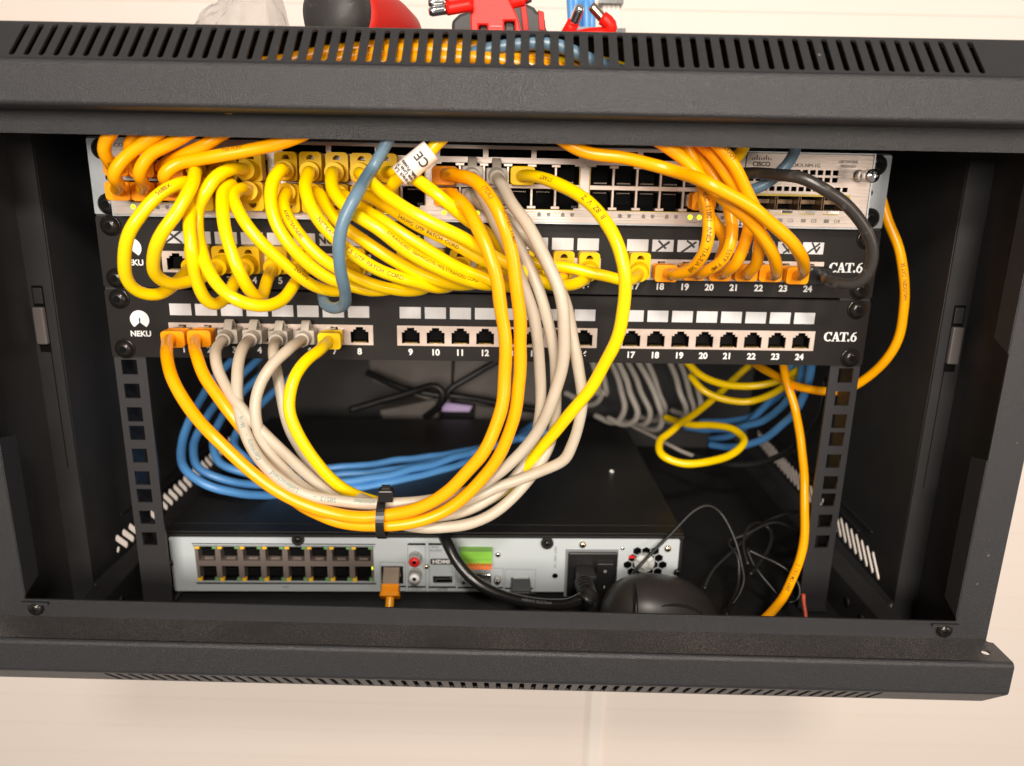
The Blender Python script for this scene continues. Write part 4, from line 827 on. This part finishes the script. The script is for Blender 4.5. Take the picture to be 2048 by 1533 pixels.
obj('strain_relief', tube(sr, [6.4-.8*(i % 4 > 1) for i in range(len(sr))], 18), K['black'], pc)
ud = thing('usb_plug', 'small black plug standing out of the recorder between monitor socket and power inlet', 'plug', RM)
a = n(1022, 1153); b = n(1060, 1172); bevel(obj('body', MB().box(a[0], b[0], D-22, D-2, b[1]-3, a[1]), K['black'], ud), 1.8, 3); obj('shell', MB().box(a[0]+1.5, b[0]-1.5, D-2.5, D+4, b[1]+.5, a[1]-1), K['chrome'], ud)
cr_ = thing('white_crumb', 'tiny white crumb of plastic lying on the recorder lid', 'debris', RM)
q = PZ(1223, 943, -128); obj('flake', MB().lathe([(-1.8, .4), (-1, 1.3), (.8, 1.6), (2, .8)], Matrix.Translation(q) @ Matrix.Rotation(.5, 4, 'Y'), 9), K['crumb'], cr_)

# ================================================================== MOUSE and loose wires
ms = thing('computer_mouse', 'black computer mouse lying on the cabinet floor in front of the recorder fan', 'computer mouse', RM)
mc = PZ(1318, 1225, -170.); 
mb = MB(); NU, NV = 36, 14
cx_, cy_ = mc.x, mc.y
vs = []
for j in range(NV+1):
    f = j/NV*math.pi/2
    for i in range(NU):
        a_ = 2*math.pi*i/NU; ca, sa = math.cos(a_), math.sin(a_)
        rx = 42*abs(ca)**.0; x = 42*math.copysign(abs(ca)**.85, ca)*math.cos(f)**.8; y = 27*math.copysign(abs(sa)**.9, sa)*math.cos(f)**.8
        z_ = 33*math.sin(f)*(1-.0035*x)
        vs.append((cx_+x, cy_+y, -179+z_))
fs = [(j*NU+i, j*NU+(i+1) % NU, (j+1)*NU+(i+1) % NU, (j+1)*NU+i) for j in range(NV) for i in range(NU)]+[list(range(NU))[::-1]]
mb.add(vs, fs, 0, None, True)
obj('shell', mb, K['mouse'], ms)
def on_mouse(px, py, lift=.2):
    d_ = -90.
    while d_ < 40:
        q = P(px, py, d_)
        if ((q.x-cx_)/42)**2+((q.y-cy_)/27)**2+((q.z+179)/33)**2 < 1: return P(px, py, d_-lift)
        d_ += .4
    return P(px, py, -30)
obj('button_gap', tube(spline([on_mouse(*q) for q in ((1296, 1168), (1293, 1178), (1292, 1195), (1294, 1212), (1298, 1226))], 1), .35, 6), K['void'], ms)
obj('gloss_band', tube(spline([on_mouse(*q, .0) for q in ((1302, 1224), (1322, 1214), (1350, 1211), (1378, 1216), (1402, 1228))], 1), [1.5]*200, 10) if False else tube(spline([on_mouse(*q, .0) for q in ((1302, 1224), (1322, 1214), (1350, 1211), (1378, 1216), (1402, 1228))], 1), 1.4, 10), K['mouse_gl'], ms)
gr = MB()
tube(spline([on_mouse(*q, .1) for q in ((1218, 1197), (1232, 1190), (1248, 1184), (1262, 1181))], 1), 1.0, 8, 0, gr)
obj('grip_ridges', gr, K['void'], ms)
def wire(label, m, r, pts, name='thin_wire', cat='wire'):
    t = thing(name, label, cat, RM, 'thin wires on the cabinet floor'); obj('insulation', tube(spline([P(*q) if q[0] != 'z' else PZ(*q[1:]) for q in pts], 2), r*1.25, 10), K[m], t); return t
mw_ = spline([P(*q) for q in [(1272, 1240, -46), (1272, 1205, -40), (1268, 1165, -20), (1266, 1148, -4), (1295, 1115, 4), (1345, 1065, 14), (1388, 1022, 22), (1415, 1011, 24), (1440, 1025, 24), (1468, 1075, 14), (1482, 1125, 4), (1488, 1160, -4), (1478, 1190, -10), (1464, 1210, -14)]], 2)
obj('mouse_cord', tube(mw_, 1.25, 10), K['wire'], ms)
wire('thin black wire curving up from behind the mouse and right towards the rail', 'wire', .95, [(1408, 1180, -14), (1425, 1142, -4), (1470, 1098, 10), (1500, 1068, 20), (1530, 1045, 30), (1565, 1030, 36), (1605, 1022, 40)])
wire('thin black wire looping in the small upright oval', 'wire', 1.1, [(1496, 1130, 0), (1486, 1090, 12), (1495, 1058, 22), (1520, 1046, 30), (1540, 1060, 26), (1540, 1090, 14), (1520, 1125, 2), (1500, 1150, -8)])
wire('thin black wire ending in a pale bend beside the right rail foot', 'wire', .95, [(1496, 1100, 8), (1520, 1112, 4), (1550, 1125, -2), (1580, 1145, -8), (1597, 1168, -14), (1600, 1190, -18), (1590, 1204, -20), (1575, 1206, -20)])
wire('thin black wire falling steeply across the floor between the loops', 'wire', .95, [(1494, 1095, 10), (1502, 1120, 4), (1520, 1148, -4), (1540, 1172, -10), (1560, 1195, -16), (1580, 1206, -18)])
wire('thin black wire standing in a narrow hairpin right of the mouse', 'wire', 1.0, [(1452, 1232, -30), (1462, 1205, -20), (1474, 1180, -12), (1478, 1150, -4), (1474, 1110, 4), (1455, 1085, 14), (1490, 1070, 18), (1550, 1045, 26), (1605, 1068, 28)])
wire('short red wire end poking up in front of the right rail foot', 'wire_red', 1.05, [(1612, 1245, -46), (1611, 1225, -42), (1607, 1205, -38), (1607, 1188, -36)])

# ================================================================== back of the cabinet
bx = thing('power_box', 'dim pale plastic box at the back of the cabinet behind black straps', 'box')
def wpoly(pts, y0, y1, m_, name, parent): 
    p = [W(a, b, y0) for a, b in pts]; obj(name, MB().prism([(q.x, q.z) for q in p], y0, y1), m_, parent)
wpoly([(735, 700), (905, 700), (900, 815), (745, 762)], 318, 345, K['pale'], 'cover', bx)
wpoly([(912, 690), (1080, 690), (1090, 830), (905, 800)], 316, 345, K['pale'], 'cover', bx)
wpoly([(760, 822), (870, 800), (878, 836), (770, 848)], 310, 345, K['pale'], 'base', bx)
wpoly([(886, 807), (944, 814), (938, 824), (884, 823)], 305, 309, K['purple'], 'lit_display', bx)
wpoly([(952, 812), (1090, 830), (1090, 850), (950, 838)], 308, 345, K['pale'], 'base', bx)
for lab, pts, r_ in (('thick black cable slanting down across the pale box from the left', [(735, 745, 300), (800, 775, 285), (860, 788, 280), (930, 795, 280), (1010, 810, 285), (1090, 822, 290)], 4.5),
                     ('thick black cable rising to the right across the pale box', [(860, 830, 270), (885, 805, 268), (900, 780, 268), (940, 755, 270), (990, 725, 275), (1030, 700, 280)], 4.2),
                     ('thick black cable knotted over the others at the back', [(700, 820, 270), (770, 800, 268), (830, 782, 266), (870, 772, 262), (885, 785, 260), (880, 810, 262), (850, 835, 270)], 4.5)):
    cable(lab, 'wire', r_*.8, None, pts, None, [], 'black cables at the back', 'loose_cable')

# ================================================================== TOOLS ON TOP
def Wp(px, py, y): return W(px, py, y)
bg = thing('plastic_bag', 'crumpled clear plastic bag on top of the cabinet at the left', 'bag')
N1, N2 = 46, 26; vs = []; fs = []
import mathutils.noise as mn
for j in range(N2+1):
    for i in range(N1+1):
        u = i/N1; v = j/N2
        x = -205+u*72; y = 0+v*60
        prof = [(0, 0), (.12, 5), (.30, 16), (.48, 30), (.60, 44), (.75, 52), (.88, 46), (.97, 30), (1, 14)]
        for (a_, h0), (b_, h1) in zip(prof, prof[1:]):
            if a_ <= u <= b_: h = h0+(h1-h0)*(u-a_)/(b_-a_); break
        s_ = math.sin(math.pi*v)**.6
        nn_ = mn.noise(Vector((x*.05+y*.03, y*.05, 0)))*10-abs(mn.noise(Vector((x*.06+y*.05, y*.07-x*.03, 3))))*16-abs(mn.noise(Vector((x*.13-y*.1, y*.15+x*.08, 7))))*6+5
        vs.append((x+mn.noise(Vector((x*.1, y*.1, 9)))*4, y+mn.noise(Vector((x*.1, y*.1, 5)))*5, 185+max(0, h*s_*1.0+nn_*min(1, h/12)*s_)))
for j in range(N2):
    for i in range(N1): k = j*(N1+1)+i; fs.append((k, k+1, k+N1+2, k+N1+1))
bo = obj('film', MB().add(vs, fs), K['bag'], bg); so = bo.modifiers.new('s', 'SOLIDIFY'); so.thickness = .0003
dr = thing('screwdriver', 'fat red tool handle with black rounded end lying on top of the cabinet', 'tool')
c = W(655, 22, -10)
c.z = 203
Mh = Matrix.Translation((c.x+0, -12, 206.)) @ Matrix.Rotation(math.radians(62), 4, 'Z') @ Matrix.Rotation(math.radians(6), 4, 'Y')
obj('end_cap', MB().lathe([(-6, 2), (-5.4, 9), (-2.5, 15.5), (2, 19.4), (8, 21), (16, 20.4), (20, 19.5)], Mh, 36), K['rubber'], dr)
obj('grip', MB().lathe([(14, 20.6), (20, 21.3), (34, 22.5), (52, 22), (66, 19), (76, 13), (80, 9), (110, 7)], Mh, 36), K['red'], dr)
obj('shaft', MB().lathe([(108, 3), (150, 3)], Mh, 12), K['chrome'], dr)
hk = thing('hex_key_holder', 'bright red folding hex key holder standing on top of the cabinet', 'hex key set')
def slab(pts, y0, y1, m_, name, parent, bv=.8):
    p = [W(a, b, y0) for a, b in pts]; return bevel(obj(name, MB().prism([(q.x, q.z) for q in p], y0, y1), m_, parent), bv)
slab([(942, 75), (940, 20), (938, -30), (1008, -30), (1020, 2), (1036, 35), (1046, 75), (1030, 75), (1029, 42), (1008, 42), (1010, 75), (975, 75), (974, 50), (957, 50), (957, 75)], -45, -33, K['redb'], 'side_plate', hk)
slab([(957, 75), (960, 48), (974, 48), (980, 75)], -40, -36, K['rubber'], 'folded_key', hk); slab([(1011, 75), (1009, 40), (1026, 40), (1033, 75)], -40, -36, K['rubber'], 'folded_key', hk)
obj('rivet_bar', MB().box(*(lambda a, b: (a.x, b.x, -45.6, -44.9, b.z-.3, a.z))(W(981, 52, -45), W(1003, 54, -45))), K['redp'], hk)
def hexkey(pa, pb_, pc_, y, r_, parent):
    a_, b_, c_ = W(*pa, y), W(*pb_, y+2), W(*pc_, y+4)
    obj('tip', tube([a_+(b_-a_)*(i/6) for i in range(7)], [r_*.7]+[r_]*6, 6), K['chrome'], parent)
    for f in obj('sleeve', tube([b_+(c_-b_)*(i/6) for i in range(7)], r_*1.25, 16), K['redb'], parent).data.polygons: pass
hexkey((857, 6), (893, 4), (945, -2), -50, 2.2, hk); hexkey((858, 24), (893, 19), (945, 10), -52, 2.5, hk); hexkey((1062, -6), (1050, 0), (1015, 8), -40, 2.4, hk)
bt = thing('tool_battery', 'dark grey and red tool battery behind the red hex key holder', 'battery')
slab([(903, 80), (903, 42), (918, 28), (945, 18), (1000, 10), (1050, 6), (1068, 14), (1074, 22), (1085, 26), (1090, 40), (1092, 62), (1105, 66), (1108, 80)], 30, 80, K['rubber'], 'body', bt, 3)
slab([(1076, 20), (1088, 24), (1090, 62), (1078, 60)], 29, 32, K['red'], 'accent', bt, .4); slab([(1040, 5), (1052, 8), (1058, 62), (1046, 62)], 28.5, 32, K['red'], 'accent', bt, .4)
k1 = thing('hex_key', 'red sleeved hex key with chrome end pointing up, left of the blue coil', 'hex key', None, 'loose hex keys on top of the cabinet')
a_, b_, c_, d_ = W(1161, 12, -55), W(1147, 46, -50), W(1128, 78, -42), W(1110, 110, -30)
obj('tip', tube([a_+(b_-a_)*(i/6) for i in range(7)], [2.0]+[2.7]*6, 6), K['chrome'], k1); obj('sleeve', tube([b_, b_.lerp(c_, .5), c_, d_], 3.3, 16), K['redb'], k1)
k2 = thing('hex_key', 'red sleeved hex key bent like an elbow, right of the upright one', 'hex key', None, 'loose hex keys on top of the cabinet')
a_, b_ = W(1182, 12, -30), W(1206, 38, -30); sp2 = spline([W(1204, 36, -30), W(1216, 44, -30), W(1224, 56, -30), W(1215, 66, -28), W(1180, 70, -26), W(1150, 76, -22)], 1.5)
obj('tip', tube([a_+(b_-a_)*(i/6) for i in range(7)], [2.2]+[2.6]*6, 6), K['brass'], k2); obj('sleeve', tube(sp2, 3.6, 16), K['redb'], k2)
cb = thing('cable_coil', 'blurred blue cables strapped together behind the hex keys', 'cable coil')
for i in range(5):
    x = 1140+i*10; pts = [W(x, -60, 120+8*(i % 2)), W(x+1, 0, 118), W(x+3, 40, 116+5*(i % 3)), W(x+2, 85, 118)]
    obj('cable', tube(spline([q for q in pts]), 3.0, 12), K['blue'], cb)
obj('strap', MB().box(*(lambda a, b: (a.x, b.x, 108, 132, b.z, a.z))(W(1155, 56, 112), W(1190, 64, 112))), K['cord'], cb)
cw = thing('white_cable_coil', 'blurred white cables with black strap at the right of the blue coil', 'cable coil')
for i in range(4):
    x = 1208+i*9; pts = [W(x, -60, 150), W(x, 0, 150), W(x+1, 40, 150), W(x+3, 85, 150)]
    obj('cable', tube(spline([q for q in pts]), 1.9, 10), K['tag'], cw)
obj('strap', MB().box(*(lambda a, b: (a.x, b.x, 142, 160, b.z, a.z))(W(1198, 0, 145), W(1246, 9, 145))).box(*(lambda a, b: (a.x, b.x, 142, 160, b.z, a.z))(W(1230, 58, 145), W(1250, 70, 145))), K['cord'], cw)

# ================================================================== CAMERA, LIGHT, RENDER
cam = bpy.data.cameras.new('camera'); co = bpy.data.objects.new('camera', cam); COL.objects.link(co); S.camera = co
cam.sensor_width = 36; cam.lens = CF/2048*36; cam.clip_start = .01; cam.clip_end = 30
co.matrix_world = Matrix(((AR.x, AU.x, -AF.x, CX), (AR.y, AU.y, -AF.y, CY), (AR.z, AU.z, -AF.z, CZ), (0, 0, 0, 1)))
cam.dof.use_dof = True; cam.dof.focus_distance = .425; cam.dof.aperture_fstop = 6.4
w = bpy.data.worlds.new('World'); S.world = w; w.use_nodes = True
w.node_tree.nodes['Background'].inputs[0].default_value = (1., .92, .85, 1); w.node_tree.nodes['Background'].inputs[1].default_value = .24
def area(name, loc, target, sx, sy, power, col):
    l = bpy.data.lights.new(name, 'AREA'); l.shape = 'RECTANGLE'; l.size = sx; l.size_y = sy; l.energy = power; l.color = col
    o = bpy.data.objects.new(name, l); COL.objects.link(o); o.location = loc
    o.rotation_euler = (Vector(target)-Vector(loc)).to_track_quat('-Z', 'Y').to_euler(); return o
area('ceiling_lamp', (.10, -.95, .62), (0, -.1, .05), .16, .08, 8.5, (1., .90, .80))
area('room_key_fill', (-.15, -2.0, .42), (0, 0, -.08), .9, .5, 38, (1., .90, .80))
area('room_key_fill', (1.5, -1.6, .2), (.1, .2, -.1), .8, .8, 15, (1., .85, .72))  # unseen fill, added low at the right to brighten the lower wall
S.render.engine = 'CYCLES'
S.view_settings.view_transform = 'Standard'; S.view_settings.look = 'None'; S.view_settings.gamma = 1; S.view_settings.exposure = 0
S.view_settings.use_curve_mapping = False
